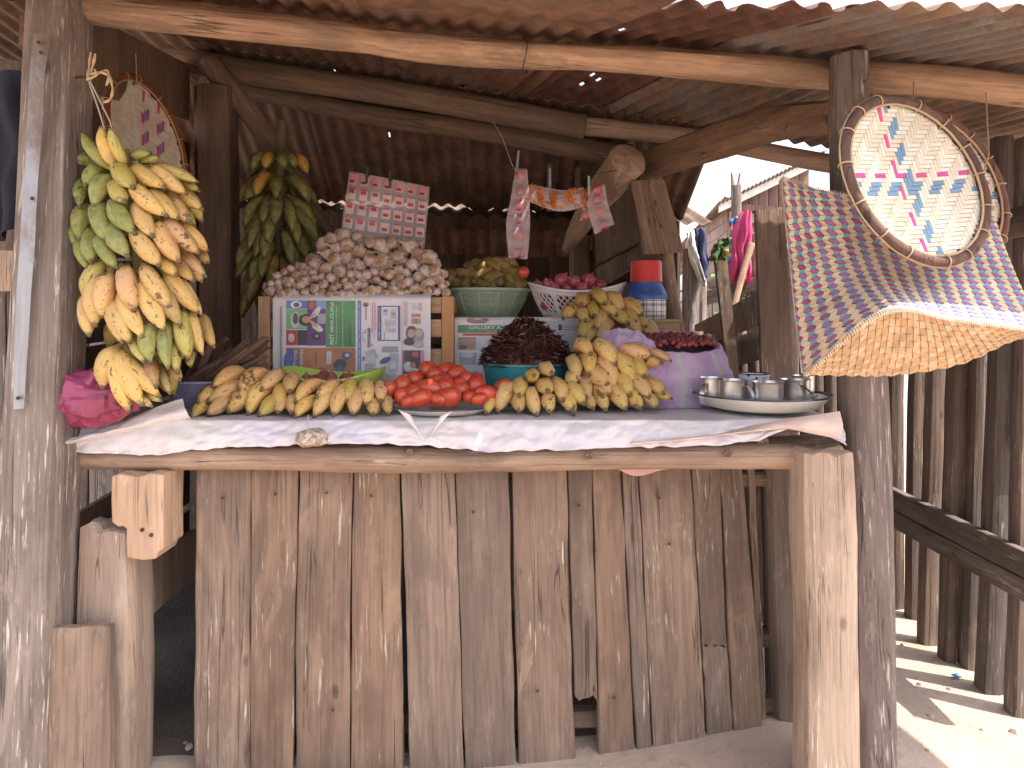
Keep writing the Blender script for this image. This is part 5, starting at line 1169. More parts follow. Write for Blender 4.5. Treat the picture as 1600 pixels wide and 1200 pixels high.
# lilac mesh basket with bark sticks
def mesh_mat(name, col, su, sv, fill=.5):
    t = NT(name); uvx = t.sep(t.co('UV', False)); a = t.math('FRACT', t.math('MULTIPLY', uvx[0], su)); b_ = t.math('FRACT', t.math('MULTIPLY', uvx[1], sv))
    m = t.math('MAXIMUM', t.math('GREATER_THAN', a, fill), t.math('GREATER_THAN', b_, fill)); t.set(Base_Color=col, Roughness=.4, Alpha=m); return t.m
def uv_lathe(name, prof, mat, parent, loc, seg=64, fz=None):
    V = []; Fc = []; n = len(prof)
    for i, (r, z) in enumerate(prof):
        for k in range(seg+1):
            q = 2*pi*k/seg; V.append(Vector((r*cos(q), r*sin(q), z+(fz(q, i/(n-1)) if fz else 0))))
    Fc = [(i*(seg+1)+k, i*(seg+1)+k+1, (i+1)*(seg+1)+k+1, (i+1)*(seg+1)+k) for i in range(n-1) for k in range(seg)]
    o = mk(name, V, Fc, mat, parent, Matrix.Translation(Vector(loc)), 60, world=False); me = o.data; uv = me.uv_layers.new(name='UVMap')
    for lp in me.loops: vi = lp.vertex_index; uv.data[lp.index].uv = ((vi % (seg+1))/seg, (vi//(seg+1))/(n-1))
    return o
mc = Vector((P(318, 0, 2.36).x, 2.42, CT)); mb = thing('mesh_basket', mc, 'lilac blue plastic mesh basket of bark sticks beside the banana bunch', 'basket')
uv_lathe('mesh_wall', [(.118, .012), (.13, .05), (.142, .09)], mesh_mat('lilac mesh', (.32, .31, .52), 110, 22, .62), mb, mc)
for z_, r_ in ((.006, .117), (.048, .131), (.094, .145)): tube('hoop', [mc+Vector((r_*cos(q*pi/24), r_*sin(q*pi/24), z_)) for q in range(48)], .0045 if z_ != .048 else .002, LILP, mb, 7, True)
for k in range(12): a = k*pi/6; tube('rib', [mc+Vector((.117*cos(a), .117*sin(a), .006)), mc+Vector((.144*cos(a), .144*sin(a), .092))], .002, LILP, mb, 6)
lathe('floor_disc', [(.001, .003), (.117, .003), (.117, 0), (.001, 0)], LILP, mb, mc, 40)
BARK = wood('bark stick', (.19, .10, .065), (.12, .062, .04), (.05, .028, .02), dirt=.4); rr = random.Random(17)
for i in range(30):
    x0, y0 = rr.uniform(290, 350), rr.uniform(585, 606); Y = rr.uniform(2.36, 2.5); x1 = x0+rr.uniform(20, 85); y1 = max(515, y0-rr.uniform(20, 65)); x1 = min(x1, 415)
    Y1 = Y+rr.uniform(-.05, .08); Y1 = min(Y1, 2.6)
    o = log('bark_stick', [P(x0, y0, Y), P((x0+x1)/2, (y0+y1)/2-rr.uniform(0, 5), (Y+Y1)/2), P(x1, y1, Y1)], rr.uniform(.007, .016), BARK, None, seg=8, rough=.15, rings=8)
    tag(o, 'brown bark stick piled in the lilac mesh basket', 'stick', 'bark sticks in the mesh basket')
# crumpled pink bag
t = NT('pink film'); c = t.co('Object', False); n1 = t.noise(c, 6, 4)
PINK = t.set(Base_Color=t.mix(t.ss(n1, .35, .65), (.23, .026, .065), (.31, .055, .13)), Roughness=.3)
V, Fc = rock_geo(P(146, 620, 2.05), .135, .08, .082, 5, 30, .25)
cen = P(146, 620, 2.05); V2 = []
for v in V:
    d = v-cen; q = d.normalized(); cr2 = abs(nz(q.x*2.6, q.y*2.6, q.z*2.6+4))*.20+abs(nz(q.x*6, q.y*6+2, q.z*6))*.10
    v = cen+d*(1.05-cr2); v.z = max(v.z, CT-.012); V2.append(v)
tag(mk('plastic_bag', V2, Fc, PINK, None, None, 25), 'crumpled magenta plastic bag under the big banana bunch', 'bag')
# pale colander behind
cc = Vector((P(759, 0, 2.98).x, 2.98, BZ)); CH = P(0, 452, 2.84).z-BZ; cr0 = 47*PX(2.95); cr1 = 70*PX(2.95)
PGR = plain('pale green plastic', (.30, .38, .28), .45, .08)
col_ = thing('colander', cc, 'pale green round mesh colander of bananas on the carton', 'colander')
uv_lathe('mesh_wall', [(cr0, .006), (lerp(cr0, cr1, .4), CH*.35), (lerp(cr0, cr1, .75), CH*.7), (cr1, CH)], mesh_mat('green mesh', (.32, .40, .30), 140, 24, .55), col_, cc)
lathe('floor_disc', [(.001, .004), (cr0, .004), (cr0, 0), (.001, 0)], PGR, col_, cc, 40)
for z_, r_, w_ in ((.005, cr0, .004), (CH*.5, lerp(cr0, cr1, .54), .0022), (CH, cr1, .007)): tube('hoop', [cc+Vector((r_*cos(q*pi/30), r_*sin(q*pi/30), z_)) for q in range(60)], w_, PGR, col_, 7, True)
for k in range(14): a = k*pi/7+.1; tube('rib', catmull([cc+Vector((cr0*cos(a), cr0*sin(a), .005)), cc+Vector((lerp(cr0, cr1, .55)*cos(a), lerp(cr0, cr1, .55)*sin(a), CH*.5)), cc+Vector((cr1*cos(a), cr1*sin(a), CH))], 3), .0022, PGR, col_, 6)
o = mko('tomato', TOM); o.matrix_basis = Matrix.Translation(P(817, 426, 2.93)) @ Matrix.Scale(20*PX(2.93), 4); tag(o, 'lone red tomato perched on the bananas in the colander', 'tomato')
# white lattice basket of onions
wc = Vector((P(902, 0, 2.92).x, 2.94, BZ)); WH = P(0, 450, 2.84).z-BZ; WW = plain('white plastic', (.66, .62, .64), .4, .06)
wb = thing('lattice_basket', wc, 'white plastic basket with diamond holes and wavy rim holding onions', 'basket')
def wpt(a, t_, d=0): r = lerp(.125, .195, t_**.8)+d; return wc+Vector((r*1.02*cos(a), r*.85*sin(a), .004+WH*t_+.02*t_*t_*cos(2*a+.1)*1.0))
gs = []
for k in range(44):
    for s_ in (-1, 1):
        a0 = k*2*pi/44; gs.append(tube_geo([wpt(a0+s_*t_*.42, .1+t_*.72) for t_ in (0, .25, .5, .75, 1)], .0028, 5))
V, Fc = join_geo(gs); o = mk('lattice', V, Fc, WW, wb, None, 60); o['kind'] = 'stuff'
for t0, t1 in ((0, .12), (.80, 1)):
    V = []; n = 72
    for d in (0, .004):
        for tt in (t0, (t0+t1)/2, t1):
            for k in range(n): V.append(wpt(2*pi*k/n, tt, d))
    Fc = []
    for i in (0, 1, 3, 4):
        for k in range(n): q = (i*n+k, i*n+(k+1) % n, (i+1)*n+(k+1) % n, (i+1)*n+k); Fc.append(q[::-1] if i < 2 else q)
    for i0, i1 in ((0, 3), (2, 5)):
        for k in range(n): Fc.append((i0*n+k, i0*n+(k+1) % n, i1*n+(k+1) % n, i1*n+k))
    mk('band', V, Fc, WW, wb, None, 50)
for k in range(8):
    a0 = k*pi/4+.2; V, Fc = sheet_geo(lambda u, v: wpt(a0+(u-.5)*.10, .08+.76*v, .003), 5, 10, .004); mk('solid_stave', V, Fc, WW, wb, None, 50)
tube('rim', [wpt(2*pi*k/72, 1.0, .002) for k in range(72)], .006, WW, wb, 8, True)
V, Fc = lathe_geo([(.001, 0), (.124, 0), (.124, .004), (.001, .004)], 40); mk('floor_disc', [Vector((v.x*1.02, v.y*.85, v.z))+wc for v in V], Fc, WW, wb)
t = NT('onion skin'); c = t.co(); n1 = t.noise(t.map(c, (4, 4, .6)), 1, 4); ON = t.set(Base_Color=t.mix(t.ss(n1, .35, .65), (.30, .045, .07), (.46, .12, .14)), Roughness=.3)
rr = random.Random(6)
ons = [(877, 438, 22), (898, 440, 19), (920, 438, 22), (856, 444, 18), (840, 447, 18), (938, 446, 18), (867, 449, 18), (888, 450, 20), (910, 450, 20), (930, 455, 20), (850, 456, 20), (870, 464, 22), (892, 466, 22), (914, 466, 22), (935, 470, 20), (855, 475, 20), (880, 480, 20), (905, 482, 20)]
for i, (x, y, d) in enumerate(ons):
    Y = 2.92+rr.uniform(-.03, .03) if i < 10 else 2.86+rr.uniform(0, .06)
    V, Fc = lathe_geo([(.001, -.47), (.15, -.47), (.4, -.32), (.5, -.05), (.46, .2), (.28, .4), (.1, .5), (.05, .66), (.001, .68)], 20)
    M = Matrix.Translation(P(x, y, Y)) @ Matrix.Rotation(rr.uniform(-1, 1), 4, 'Y') @ Matrix.Rotation(rr.uniform(-1, 1), 4, 'X') @ Matrix.Scale(d*PX(Y)*1.05, 4)
    tag(mk('onion', V, Fc, ON, None, M, 50, world=False), 'shiny red onion standing above the white basket rim' if i < 3 else 'red onion lying low in the white lattice basket', 'onion', 'onions above the rim' if i < 3 else 'onions in the lattice basket')

# ---------------------------------------------------------------- thermos
tc = Vector((P(1011, 0, 2.86).x, 2.88, BZ)); k = PX(2.86); th = thing('thermos_flask', tc, 'plaid thermos flask with blue shoulder and red cup lid', 'thermos')
t = NT('plaid'); x3 = t.sep(t.co('Object', False)); ang = t.math('ARCTAN2', x3[1], x3[0])
def band(v, f, lo, hi): return t.math('MULTIPLY', t.math('GREATER_THAN', t.math('FRACT', t.math('MULTIPLY', v, f)), lo), t.math('LESS_THAN', t.math('FRACT', t.math('MULTIPLY', v, f)), hi))
zc = x3[2]; a1 = band(ang, 2.0, .1, .32); a2 = band(ang, 2.0, .5, .56); z1 = band(zc, 22, .15, .4); z2 = band(zc, 22, .62, .68)
pc = t.mix(t.math('MULTIPLY', t.math('MAXIMUM', a1, z1), .55), (.62, .60, .60), (.06, .07, .16)); pc = t.mix(t.math('MAXIMUM', a2, z2), pc, (.05, .05, .10)); pc = t.mix(t.math('MULTIPLY', t.math('MULTIPLY', a1, z1), .8), pc, (.03, .03, .09)); pc = t.mix(t.math('MULTIPLY', t.ss(t.noise(x3[0] if False else t.co(), 40, 4), .6, .7), .5), pc, (.3, .22, .17))
PLAID = t.set(Base_Color=pc, Roughness=.35)
H = lambda y: P(0, y, 2.86).z-BZ
lathe('plaid_body', [(.001, 0), (30*k, 0), (31*k, .006), (31*k, H(466)), (.001, H(466))], PLAID, th, tc, 48)
BLUE = plain('blue plastic', (.035, .085, .30), .35, .08); REDP = plain('red plastic', (.55, .06, .05), .35, .06)
sh_ = lathe('shoulder', [(33*k, H(468)), (33.5*k, H(464)), (32*k, H(459)), (25*k, H(444)), (25*k, H(441)), (.001, H(441))], BLUE, th, tc, 48)
tube('vent_button', [tc+Vector((-.012, -30*k, H(453))), tc+Vector((-.012, -28*k+.012, H(453)))], .007, ENB, sh_, 10)
lathe('cup_lid', [(.001, H(441.5)), (23*k, H(441.5)), (26*k, H(440)), (25.8*k, H(438)), (25*k, H(437)), (24.5*k, H(411)), (23*k, H(407.5)), (.001, H(407))], REDP, th, tc, 48)

# ---------------------------------------------------------------- lilac woven sack of dried berries
sc_ = Vector((P(1040, 0, 2.42).x, 2.50, CT)); sk = thing('woven_sack', sc_, 'lilac woven plastic sack with pale stripes, open and full of berries', 'sack')
t = NT('lilac weave'); c = t.co('Object', False); x3 = t.sep(c); ang = t.math('ARCTAN2', x3[1], x3[0])
f2 = t.math('FRACT', t.math('ADD', t.math('MULTIPLY', ang, 1.27), .18)); bnd = t.math('MULTIPLY', t.math('GREATER_THAN', f2, .40), t.math('LESS_THAN', f2, .53))
n1 = t.noise(c, 8, 4); n2 = t.noise(t.map(c, (300, 300, 300)), 1, 2)
cl = t.mix(t.ss(n1, .35, .65), (.50, .33, .58), (.60, .46, .66)); cl = t.mix(t.math('MULTIPLY', bnd, .75), cl, (.56, .56, .52)); t.bump(t.math('ADD', t.math('MULTIPLY', t.noise(t.map(c, (18, 18, 9)), 1, 4, .6, 1.2), 2.5), n2), .8, .012)
SACK = t.set(Base_Color=cl, Roughness=.5)
def skp(a, v):
    rx, ry = 112*PX(2.42), .165
    pr = interp([(0, .88), (.12, .98), (.35, 1.02), (.62, .98), (.85, .90), (.93, .84), (1, .76)], v)
    ht = P(0, 531, 2.40).z-CT; h = ht*interp([(0, 0), (.12, .02), (.5, .45), (.85, .88), (.94, 1.0), (1, .93)], v)*(1+.17*sin(a)+.10*cos(a+2.9)*.6)
    w_ = 1+.045*nz(cos(a)*3, sin(a)*3, v*3)+.03*nz(cos(a)*7+v*3, sin(a)*7, v*7)+.014*abs(nz(cos(a)*16, sin(a)*16+v*6, v*12))
    return sc_+Vector((rx*pr*w_*cos(a), ry*pr*w_*sin(a), h+.008*nz(cos(a)*5, sin(a)*5, v*2)*v))
V, Fc = [], []
nu, nv = 96, 40
for i in range(nu):
    for j in range(nv): V.append(skp(2*pi*i/nu, j/(nv-1)))
Fc = [(i*nv+j, ((i+1) % nu)*nv+j, ((i+1) % nu)*nv+j+1, i*nv+j+1) for i in range(nu) for j in range(nv-1)]
o = mk('sack_wall', V, Fc, SACK, sk, Matrix.Translation(sc_), 70); o.modifiers.new('thickness', 'SOLIDIFY').thickness = .0015
def fold(u, v):
    a = P(928, 585, 2.40).lerp(P(1040, 585, 2.345), u); b = P(938, 522, 2.46).lerp(P(1020, 532, 2.40), u)+Vector((0, 0, .03*sin(pi*u)))
    return a.lerp(b, v)+Vector((0, -.03*sin(pi*v)+.02*nz(u*5, v*4), .012*nz(u*6, v*5)*v+.008*nz(u*15, v*6)*v))
sheet('crumpled_rim', fold, 40, 20, .0015, SACK, sk)
gs = []; rr = random.Random(77)
for i in range(260):
    a = rr.uniform(0, 2*pi); r = sqrt(rr.random()); p = sc_+Vector((.165*r*cos(a)+.03, .115*r*sin(a)+.0, P(0, 536, 2.46).z-CT+.022*(1-r)+.012*r*sin(a)+rr.uniform(0, .012)))
    gs.append(rock_geo(p, .0095, .0095, .0095, i, 6, .25))
V, Fc = join_geo(gs); o = mk('dried_berries', V, Fc, plain('dried berry', (.20, .035, .03), .4, .35), None, None, 60); tag(o, 'dark red dried berries filling the lilac sack', 'berries', kind='stuff')

# ---------------------------------------------------------------- enamel tray with steel mugs
ec = Vector((P(1188, 0, 2.30).x, 2.30, CT+.012)); et = thing('enamel_tray', ec, 'round white enamel tray with dark rim carrying the steel mugs', 'tray')
R_ = 103*PX(2.30); EH = .046
lathe('tray_body', [(.001, .003), (R_*.66, .003), (R_*.84, .016), (R_*.97, EH), (R_, EH+.001), (R_, EH-.003), (R_*.97, EH-.006), (R_*.84, .010), (R_*.66, 0), (.001, 0)], ENAM, et, ec, 72)
lathe('rim', [(R_*.955, EH-.0035), (R_*.965, EH+.003), (R_+.002, EH+.004), (R_+.003, EH-.001), (R_*.975, EH-.004)], ENB, et, ec, 72)
STEEL = NT('brushed steel'); c = STEEL.co(); n1 = STEEL.noise(STEEL.map(c, (3, 3, 90)), 1, 3)
STEEL.set(Base_Color=STEEL.mix(n1, (.62, .60, .59), (.74, .72, .71)), Metallic=1.0, Roughness=STEEL.math('ADD', STEEL.math('MULTIPLY', n1, .15), .26)); STEEL = STEEL.m
def mug(x, Y, r, h, ha, label):
    p = Vector((P(x, 0, Y).x, Y, CT+.022)); g = thing('steel_mug', p, label, 'mug', 'steel mugs on the tray')
    lathe('cup', [(.001, .002), (r*.93, .002), (r*.97, .006), (r*.96, h*.5), (r*.97, h*.93), (r*1.02, h), (r*1.03, h+.0015), (r*1.0, h+.001), (r*.94, h*.92), (r*.93, h*.5), (r*.93, .006), (.001, .005)], STEEL, g, p, 44)
    if ha is not None:
        d = Vector((cos(ha), sin(ha), 0)); s = Vector((-sin(ha), cos(ha), 0))
        pa = catmull([p+d*(r*.97)+Vector((0, 0, h*.80)), p+d*(r+.012)+Vector((0, 0, h*.78)), p+d*(r+.026)+Vector((0, 0, h*.45)), p+d*(r+.022)+Vector((0, 0, h*.10))], 5)
        V = [q+s*k*.008+d*e for q in pa for k, e in ((-1, 0), (1, 0), (1, .0025), (-1, .0025))]; n = len(pa)
        Fc = [(i*4+k, i*4+(k+1) % 4, (i+1)*4+(k+1) % 4, (i+1)*4+k) for i in range(n-1) for k in range(4)]+[(3, 2, 1, 0), tuple((n-1)*4+k for k in range(4))]
        mk('handle', V, Fc, STEEL, g, None, 40)
mh = .088
mug(1112, 2.30, .040, mh, -2.3, 'steel mug nearest the lilac sack, handle turned outward'); mug(1145, 2.25, .046, mh-.003, -.9, 'steel mug with strap handle set before the sack side mug'); mug(1200, 2.21, .047, mh-.006, 1.8, 'steel mug standing alone in the middle of the tray front'); mug(1243, 2.26, .046, mh-.003, 1.2, 'wide steel mug beside the black spoon'); mug(1256, 2.34, .034, mh+.002, 1.0, 'half hidden steel mug behind the black spoon')
t = NT('speckled enamel'); c = t.co(); SPK = t.set(Base_Color=t.mix(t.ss(t.voro(c, 60), .25, .32), (.03, .03, .05), (.70, .70, .74)), Roughness=.25)
p = Vector((P(1178, 0, 2.36).x, 2.36, CT+.022)); g = thing('speckled_cup', p, 'white enamel cup with dark specks among the steel mugs', 'cup')
lathe('cup_wall', [(.001, .002), (.030, .002), (.04, .03), (.05, mh+.008), (.048, mh+.008), (.038, .03), (.001, .006)], SPK, g, p, 40); tube('rim', [p+Vector((.049*cos(q*pi/18), .049*sin(q*pi/18), mh+.008)) for q in range(36)], .002, ENB, g, 6, True)
sp = thing('spoon', P(1268, 610, 2.28), 'black handled spoon resting on the tray edge', 'spoon'); tube('handle', [P(1252, 602, 2.20), P(1262, 609, 2.195), P(1270, 616, 2.19)], .003, ENB, sp, 7)
V, Fc = rock_geo(P(1274, 618, 2.20), .012, .008, .003, 2, 8, .02); mk('bowl', V, Fc, STEEL, sp, Matrix.Translation(P(1274, 618, 2.20)), 60)

# ---------------------------------------------------------------- woven things
NAT1, NAT2, NAT3 = plain('straw light', (.68, .55, .40), .7, .12), plain('straw mid', (.62, .47, .31), .7, .12), plain('straw tan', (.55, .37, .21), .7, .14)
TEALS, PURS, REDS = plain('teal straw', (.15, .35, .38), .65, .16), plain('purple straw', (.42, .13, .35), .65, .18), plain('magenta straw', (.42, .07, .17), .65, .14)
WHT1, WHT2, BLUS, PNKS = plain('pale bamboo', (.66, .57, .44), .6, .08), plain('white bamboo', (.72, .66, .56), .6, .08), plain('blue bamboo', (.16, .27, .40), .6, .1), plain('pink bamboo', (.62, .06, .28), .6, .1)
def chips(name, chips_, S, h, mats, parent, inset=.14, kind=True):
    """chips_: list of (4 uv corners, material, lift); S(u,v)->(point, normal)"""
    V = []; Fc = []; fm = []
    for (q, m, lift) in chips_:
        o = len(V); cu = sum(p[0] for p in q)/4; cv = sum(p[1] for p in q)/4
        for p in q: P0, N0 = S(*p); V.append(P0+N0*(-h*.3))
        for k_, p in enumerate(q):
            P0, N0 = S(lerp(p[0], cu, inset), lerp(p[1], cv, inset)); V.append(P0+N0*(h*lift[k_]))
        Fc += [(o+4, o+5, o+6, o+7)]+[(o+k_, o+(k_+1) % 4, o+4+(k_+1) % 4, o+4+k_) for k_ in range(4)]; fm += [m]*5
    ob = mk(name, V, Fc, None, parent, None, 30, mats=mats, fmat=fm)
    if kind: ob['kind'] = 'stuff'
    return ob
def surf(fn, e=.004):
    def S(u, v):
        p = fn(u, v); a = fn(u+e, v)-p; b = fn(u, v+e)-p; n = a.cross(b); n = n.normalized() if n.length > 1e-12 else Vector((0, -1, 0))
        if n.dot(p-Vector((1.02, 1.9, 1.52))) < 0: n = -n
        return p, n
    return S
bag = thing('woven_bag', P(1400, 590, 1.75), 'large square woven straw bag in teal, purple and natural hanging by the post', 'bag')
def bez3(a, b, c, t): return a*((1-t)**2)+b*(2*t*(1-t))+c*(t*t)
c0 = [P(1222, 277, 1.98), P(1234, 390, 1.96), P(1244, 490, 1.92), P(1256, 584, 1.86)]
c1 = [P(1298, 300, 1.87), P(1318, 385, 1.82), P(1342, 446, 1.74), P(1374, 489, 1.62)]
c2 = [P(1440, 318, 1.84), P(1450, 390, 1.80), P(1468, 455, 1.70), P(1486, 498, 1.58)]
c3 = [P(1552, 335, 1.84), P(1575, 400, 1.80), P(1605, 468, 1.70), P(1640, 520, 1.58)]
cols_ = [catmull(c_, 12) for c_ in (c0, c1, c2, c3)]
def wallf(u, v):
    u = min(1, max(0, u)); v = min(1, max(0, v)); x = v*36; i = min(35, int(x)); f_ = x-i
    cs = [q[i].lerp(q[i+1], f_) for q in cols_]
    us = [0, .27, .63, 1.0]
    for s in range(3):
        if u <= us[s+1]+1e-9:
            tt = (u-us[s])/(us[s+1]-us[s]); p1, p2 = cs[s], cs[s+1]; p0 = cs[s-1] if s > 0 else p1*2-p2; p3 = cs[s+2] if s < 2 else p2*2-p1
            return .5*((2*p1)+(p2-p0)*tt+(2*p0-5*p1+4*p2-p3)*tt*tt+(3*p1-p0-3*p2+p3)*tt**3)
    return cs[-1]
NC, NR, SS = 34, 20, .62; rr = random.Random(9); CH = []
def zz(c_, r): return (c_*1.0)/(NC-1.2), r/NR
for c_ in range(-1, NC):
    for r in range(NR):
        off = -.10*c_ % 1.0
        for half in (0, 1):
            a0 = r+off-.5+half*.5; a1 = a0+.5; s0, s1 = (0, SS) if half == 0 else (SS, 0)
            if a1 <= 0 or a0 >= NR: continue
            q = [(c_+s0, a0), (c_+1+s0, a0), (c_+1+s1, a1), (c_+s1, a1)]
            if c_+1+max(s0, s1) < .2 or c_+min(s0, s1) > NC-1.2: continue
            q = [(min(1, max(0, x/(NC-1.2))), min(1, max(0, y/NR))) for x, y in q]
            if c_ % 2 == 0: m = 0 if rr.random() < .6 else 1
            else: m = (3 if rr.random() < .55-.35*(r/NR < .5) and c_ < 16 else 2) if half == 0 else 4
            CH.append((q[::-1] if False else q, m, (1.0, .35, 1.0, .35) if half else (.35, 1, .35, 1)))
chips('woven_wall', CH, surf(wallf), .0035, [NAT1, NAT2, PURS, REDS, TEALS], bag)
WS = surf(wallf); sheet('lining', lambda u, v: WS(u*.99, v*.99)[0]-WS(u*.99, v*.99)[1]*.004, 40, 24, .001, NAT2, bag)
back = lambda u, v: wallf(u, v)*1.0+Vector((.04*sin(pi*u), .012+.24*sin(pi*min(1, max(0, u)))**.6*(.3+.7*(1-v)), .02*(1-v)*sin(pi*u)))
# base panel, ruled between seam and lower hem
seam = [wallf(u_, 1.0) for u_ in [k/40 for k in range(41)]]
hem = catmull([P(1256, 584, 1.86), P(1330, 586, 1.86), P(1400, 585, 1.85), P(1500, 568, 1.83), P(1580, 532, 1.78), P(1640, 520, 1.565)], 8); 
def basef(u, v):
    u = min(1, max(0, u)); a = seam[min(39, int(u*40))].lerp(seam[min(39, int(u*40))+1], u*40-min(39, int(u*40))); b = hem[min(39, int(u*40))].lerp(hem[min(39, int(u*40))+1], u*40-min(39, int(u*40)))
    return a.lerp(b, v)+Vector((0, -.010*sin(pi*v)*sin(pi*u), -.012*sin(pi*v)*sin(pi*u)))
CH = []; nb1, nb2 = 34, 11
for i in range(nb1):
    for j in range(nb2):
        sh1 = .35*j
        q = [((i+x+sh1*.0)/nb1, (j+y)/nb2) for x, y in ((0, 0), (1, .12), (1, 1.12), (0, 1))]; q = [(min(1, x), min(1, max(0, y))) for x, y in q]
        CH.append((q, rr.choice((0, 0, 1)), (1.3, .2, .1, 1.1) if (i+j) % 2 else (.2, .9, 1.2, .3)))
chips('woven_base', CH, surf(basef), .0045, [NAT3, NAT2], bag, .10)
BS = surf(basef); sheet('base_lining', lambda u, v: BS(u*.99, v*.98)[0]-BS(u*.99, v*.98)[1]*.004, 40, 14, .001, NAT3, bag)
sheet('back_panel', lambda u, v: back(u, v), 40, 24, .004, NAT2, bag)
gs = []
for k in range(120):
    u_ = k/120; a = wallf(u_, 1.0); d = Vector((0, -.005, 0)); gs.append(tube_geo([a+d+Vector((0, 0, .006)), a+d*1.5+Vector((.004, 0, 0)), a+d+Vector((.007, 0, -.007))], .0013, 4))
V, Fc = join_geo(gs); o = mk('seam_stitching', V, Fc, WHT2, bag); o['kind'] = 'stuff'
gs = []
for k in range(90):
    u_ = k/90; a = wallf(u_, 0.0); gs.append(tube_geo([a+Vector((0, -.004, -.006)), a+Vector((.003, -.002, .004)), a+Vector((.006, .006, -.004))], .0013, 4))
V, Fc = join_geo(gs); o = mk('rim_stitching', V, Fc, NAT1, bag); o['kind'] = 'stuff'
tube('hanging_cord', [P(1330, 300, 2.0), P(1322, 240, 2.06), P(1320, 200, 2.1)], .003, ROPE, bag, 6); tube('hanging_cord', [wallf(.95, 0)+Vector((0, .05, 0)), P(1545, 240, 2.0), P(1540, 140, 2.1)], .002, ROPE, bag, 6)

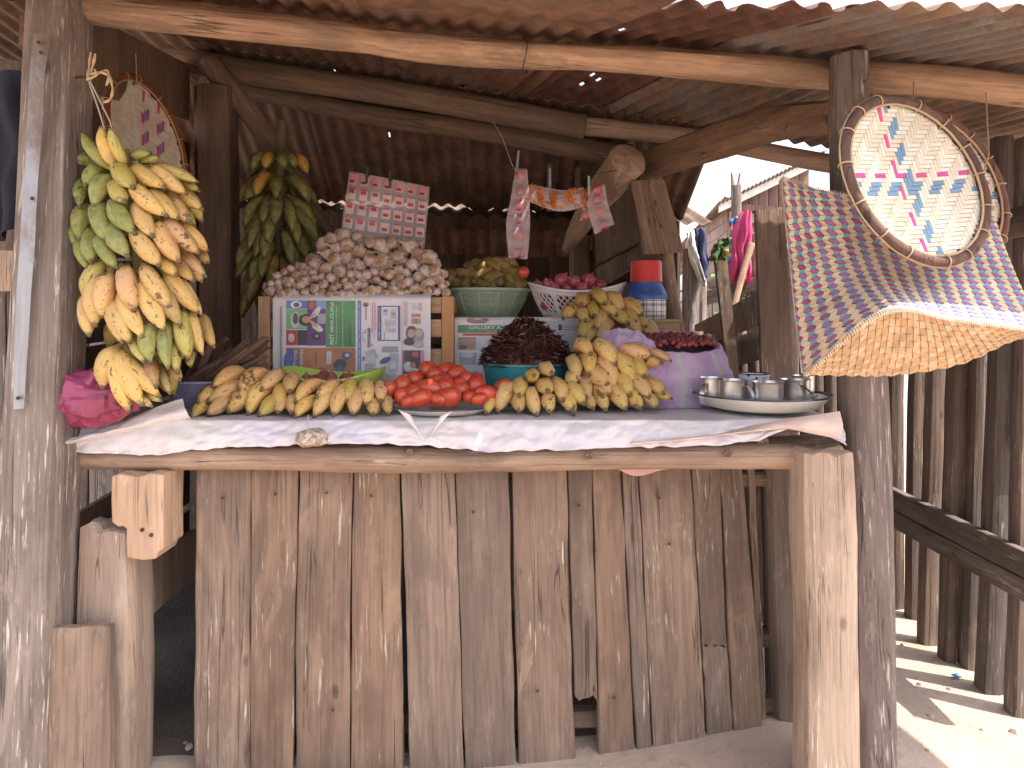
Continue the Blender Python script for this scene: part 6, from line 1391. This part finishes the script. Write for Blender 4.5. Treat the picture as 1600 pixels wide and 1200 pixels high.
RIMW = wood('dark cane rim', (.13, .062, .045), (.085, .04, .03), (.03, .016, .014), dirt=.2)
def wtray(label, cx, cy, Y, major, minor, ang, tilt, cell=.0112, tw=3, R=None, accents='cross', rimr=.0125, rimm=RIMW, parent_cord=None, flip=1):
    """flat winnowing tray; photo ellipse (half axes in px, ang from +x, image up) gives its slant"""
    c = P(cx, cy, Y); Rm = major*PX(Y); ct = minor/major; vd = (c-Vector((0, 0, CAMZ))).normalized()
    rx = Vector((1, 0, 0)); rx = (rx-vd*rx.dot(vd)).normalized(); rz = rx.cross(vd)
    ex = rx*cos(ang)+rz*sin(ang); ey = (-rx*sin(ang)+rz*cos(ang))*ct+vd*(tilt*sqrt(1-ct*ct)); n = ex.cross(ey)
    if n.dot(vd) > 0: n = -n
    # weave axes turned so that strips run up and across in the tray
    rt = thing('winnowing_tray', c-ex*0-Vector((0, 0, Rm)), label, 'tray'); w0 = .45 if accents == 'cross' else .2
    wx = ex*cos(w0+pi/4)+ey*sin(w0+pi/4); wy = -ex*sin(w0+pi/4)+ey*cos(w0+pi/4)
    if wx.x < 0: wx = -wx
    if wy.z < 0: wy = -wy
    S = lambda a, b: (c+wx*(a*cell)+wy*(b*cell)+n*(-.012*(1-((a*cell)**2+(b*cell)**2)/Rm**2)), n)
    N = int(Rm/cell)+3; CH = []; rr = random.Random(int(cx))
    for i in range(-N, N+1):
        for d in range(-N*2//tw-3, N*2//tw+3):
            j0 = d*2*tw+(i % (2*tw))
            for k_, (q, m) in enumerate(([[(i+.04, j0), (i+.96, j0), (i+.96, j0+tw), (i+.04, j0+tw)], 'w'], [[(j0+tw-0, i-0+.04), (j0+2*tw, i+.04), (j0+2*tw, i+.96), (j0+tw, i+.96)], 'h'])):
                if m == 'h': j1 = d*2*tw+((i) % (2*tw)); q = [(j1+1, i+.04), (j1+1+tw, i+.04), (j1+1+tw, i+.96), (j1+1, i+.96)]
                cu, cv = sum(p[0] for p in q)/4*cell, sum(p[1] for p in q)/4*cell
                if cu*cu+cv*cv > (Rm+.002)**2: continue
                mt = 0 if rr.random() < .6 else 1
                if accents == 'cross':
                    if m == 'w' and i in (-2, -1, 0): mt = 2
                    if m == 'h' and i in (-3, -2, -1): mt = 2
                    if m == 'w' and i == -4: mt = 3
                    if m == 'h' and i == 1: mt = 3
                if accents == 'marks' and m == 'w' and abs(d) < 2:
                    if i in (0, 6): mt = 2
                    if i in (-1, 1, 5, 7): mt = 3
                CH.append((q, mt, (.5, .5, 1.2, 1.2) if m == 'w' else (.4, .9, .9, .4)))
    chips('woven_face', CH, S, .0016, [WHT1, WHT2, BLUS, PNKS], rt, .08)
    V = [c-n*.017]+[c+ex*(Rm*.5*cos(q*pi/32))+ey*(Rm*.5*sin(q*pi/32))-n*.0145 for q in range(64)]+[c+ex*(Rm*1.0*cos(q*pi/32))+ey*(Rm*sin(q*pi/32))-n*.006 for q in range(64)]
    o = mk('backing', V, [(0, 1+q, 1+(q+1) % 64) for q in range(64)]+[(1+q, 65+q, 65+(q+1) % 64, 1+(q+1) % 64) for q in range(64)], WHT1, rt, None, 60); o.modifiers.new('t', 'SOLIDIFY').thickness = .001
    o.location = o.location-n*.006 if False else o.location
    tube('rim', [c+ex*((Rm+rimr*.6)*cos(q*pi/40))+ey*((Rm+rimr*.6)*sin(q*pi/40))+n*(.006+.002*nz(q*.3)) for q in range(80)], [rimr*(1+.12*nz(q*.35, cx)) for q in range(80)], rimm, rt, 12, True)
    tube('binding', [c+ex*((Rm-.006)*cos(q*pi/40))+ey*((Rm-.006)*sin(q*pi/40))+n*(.010+.0015*nz(q*.9)) for q in range(80)], .003, ROPE, rt, 6, True)
    tube('binding', [c+ex*((Rm+rimr*1.5)*cos(q*pi/40))+ey*((Rm+rimr*1.5)*sin(q*pi/40))+n*(.004+.0015*nz(q*.9)) for q in range(80)], .003, ROPE, rt, 6, True)
    for k_ in range(15):
        a = k_*2*pi/15+.2*nz(k_*3.1); rd = ex*cos(a)+ey*sin(a); mid = c+rd*(Rm+rimr*.6)+n*.006
        tube('lashing', [mid+rd.normalized()*(rimr*1.25*cos(q*pi/7))+n*(rimr*1.25*sin(q*pi/7)) for q in range(14)], .0018, ROPE, rt, 5, True)
    return rt
T1 = wtray('round winnowing tray with blue and pink cross hung in front of the woven bag', 1430, 281, 1.68, 133, 77, radians(-57), 1)
tube('cord', [P(1375, 160, 1.72), P(1362, 140, 1.9), P(1350, 118, 2.06)], .003, ROPE, T1, 6); tube('cord', [P(1427, 168, 1.75), P(1427, 150, 1.9), P(1428, 128, 2.06)], .002, ROPE, T1, 6)
T2 = wtray('second winnowing tray half hidden behind the cross patterned one', 1474, 290, 1.92, 122, 66, radians(-60), 1, rimm=wood('red cane rim', (.19, .07, .045), (.13, .045, .03), (.05, .02, .015), dirt=.2), accents='cross')
T3 = wtray('dusty winnowing tray with red and blue marks hung on the inner left wall', 230, 222, 2.60, 96, 45, radians(103), -1, cell=.015, accents='marks', rimm=wood('orange cane rim', (.30, .10, .04), (.22, .07, .03), (.09, .03, .015), dirt=.2))
tube('cord', [P(212, 84, 2.55), P(214, 130, 2.55)], .002, ROPE, T3, 5)

# scrap of blue wrapper on the path
V, Fc = sheet_geo(lambda u, v: PG(1494, 1060)+Vector((.03*(u-.5)+.01*nz(v*3, u), .02*(v-.5), .012+.008*sin(u*6)*sin(v*4))), 10, 8, .0008)
tag(mk('wrapper', V, Fc, plain('blue film', (.08, .22, .55), .3)), 'small scrap of blue wrapper lying on the sandy path', 'litter')
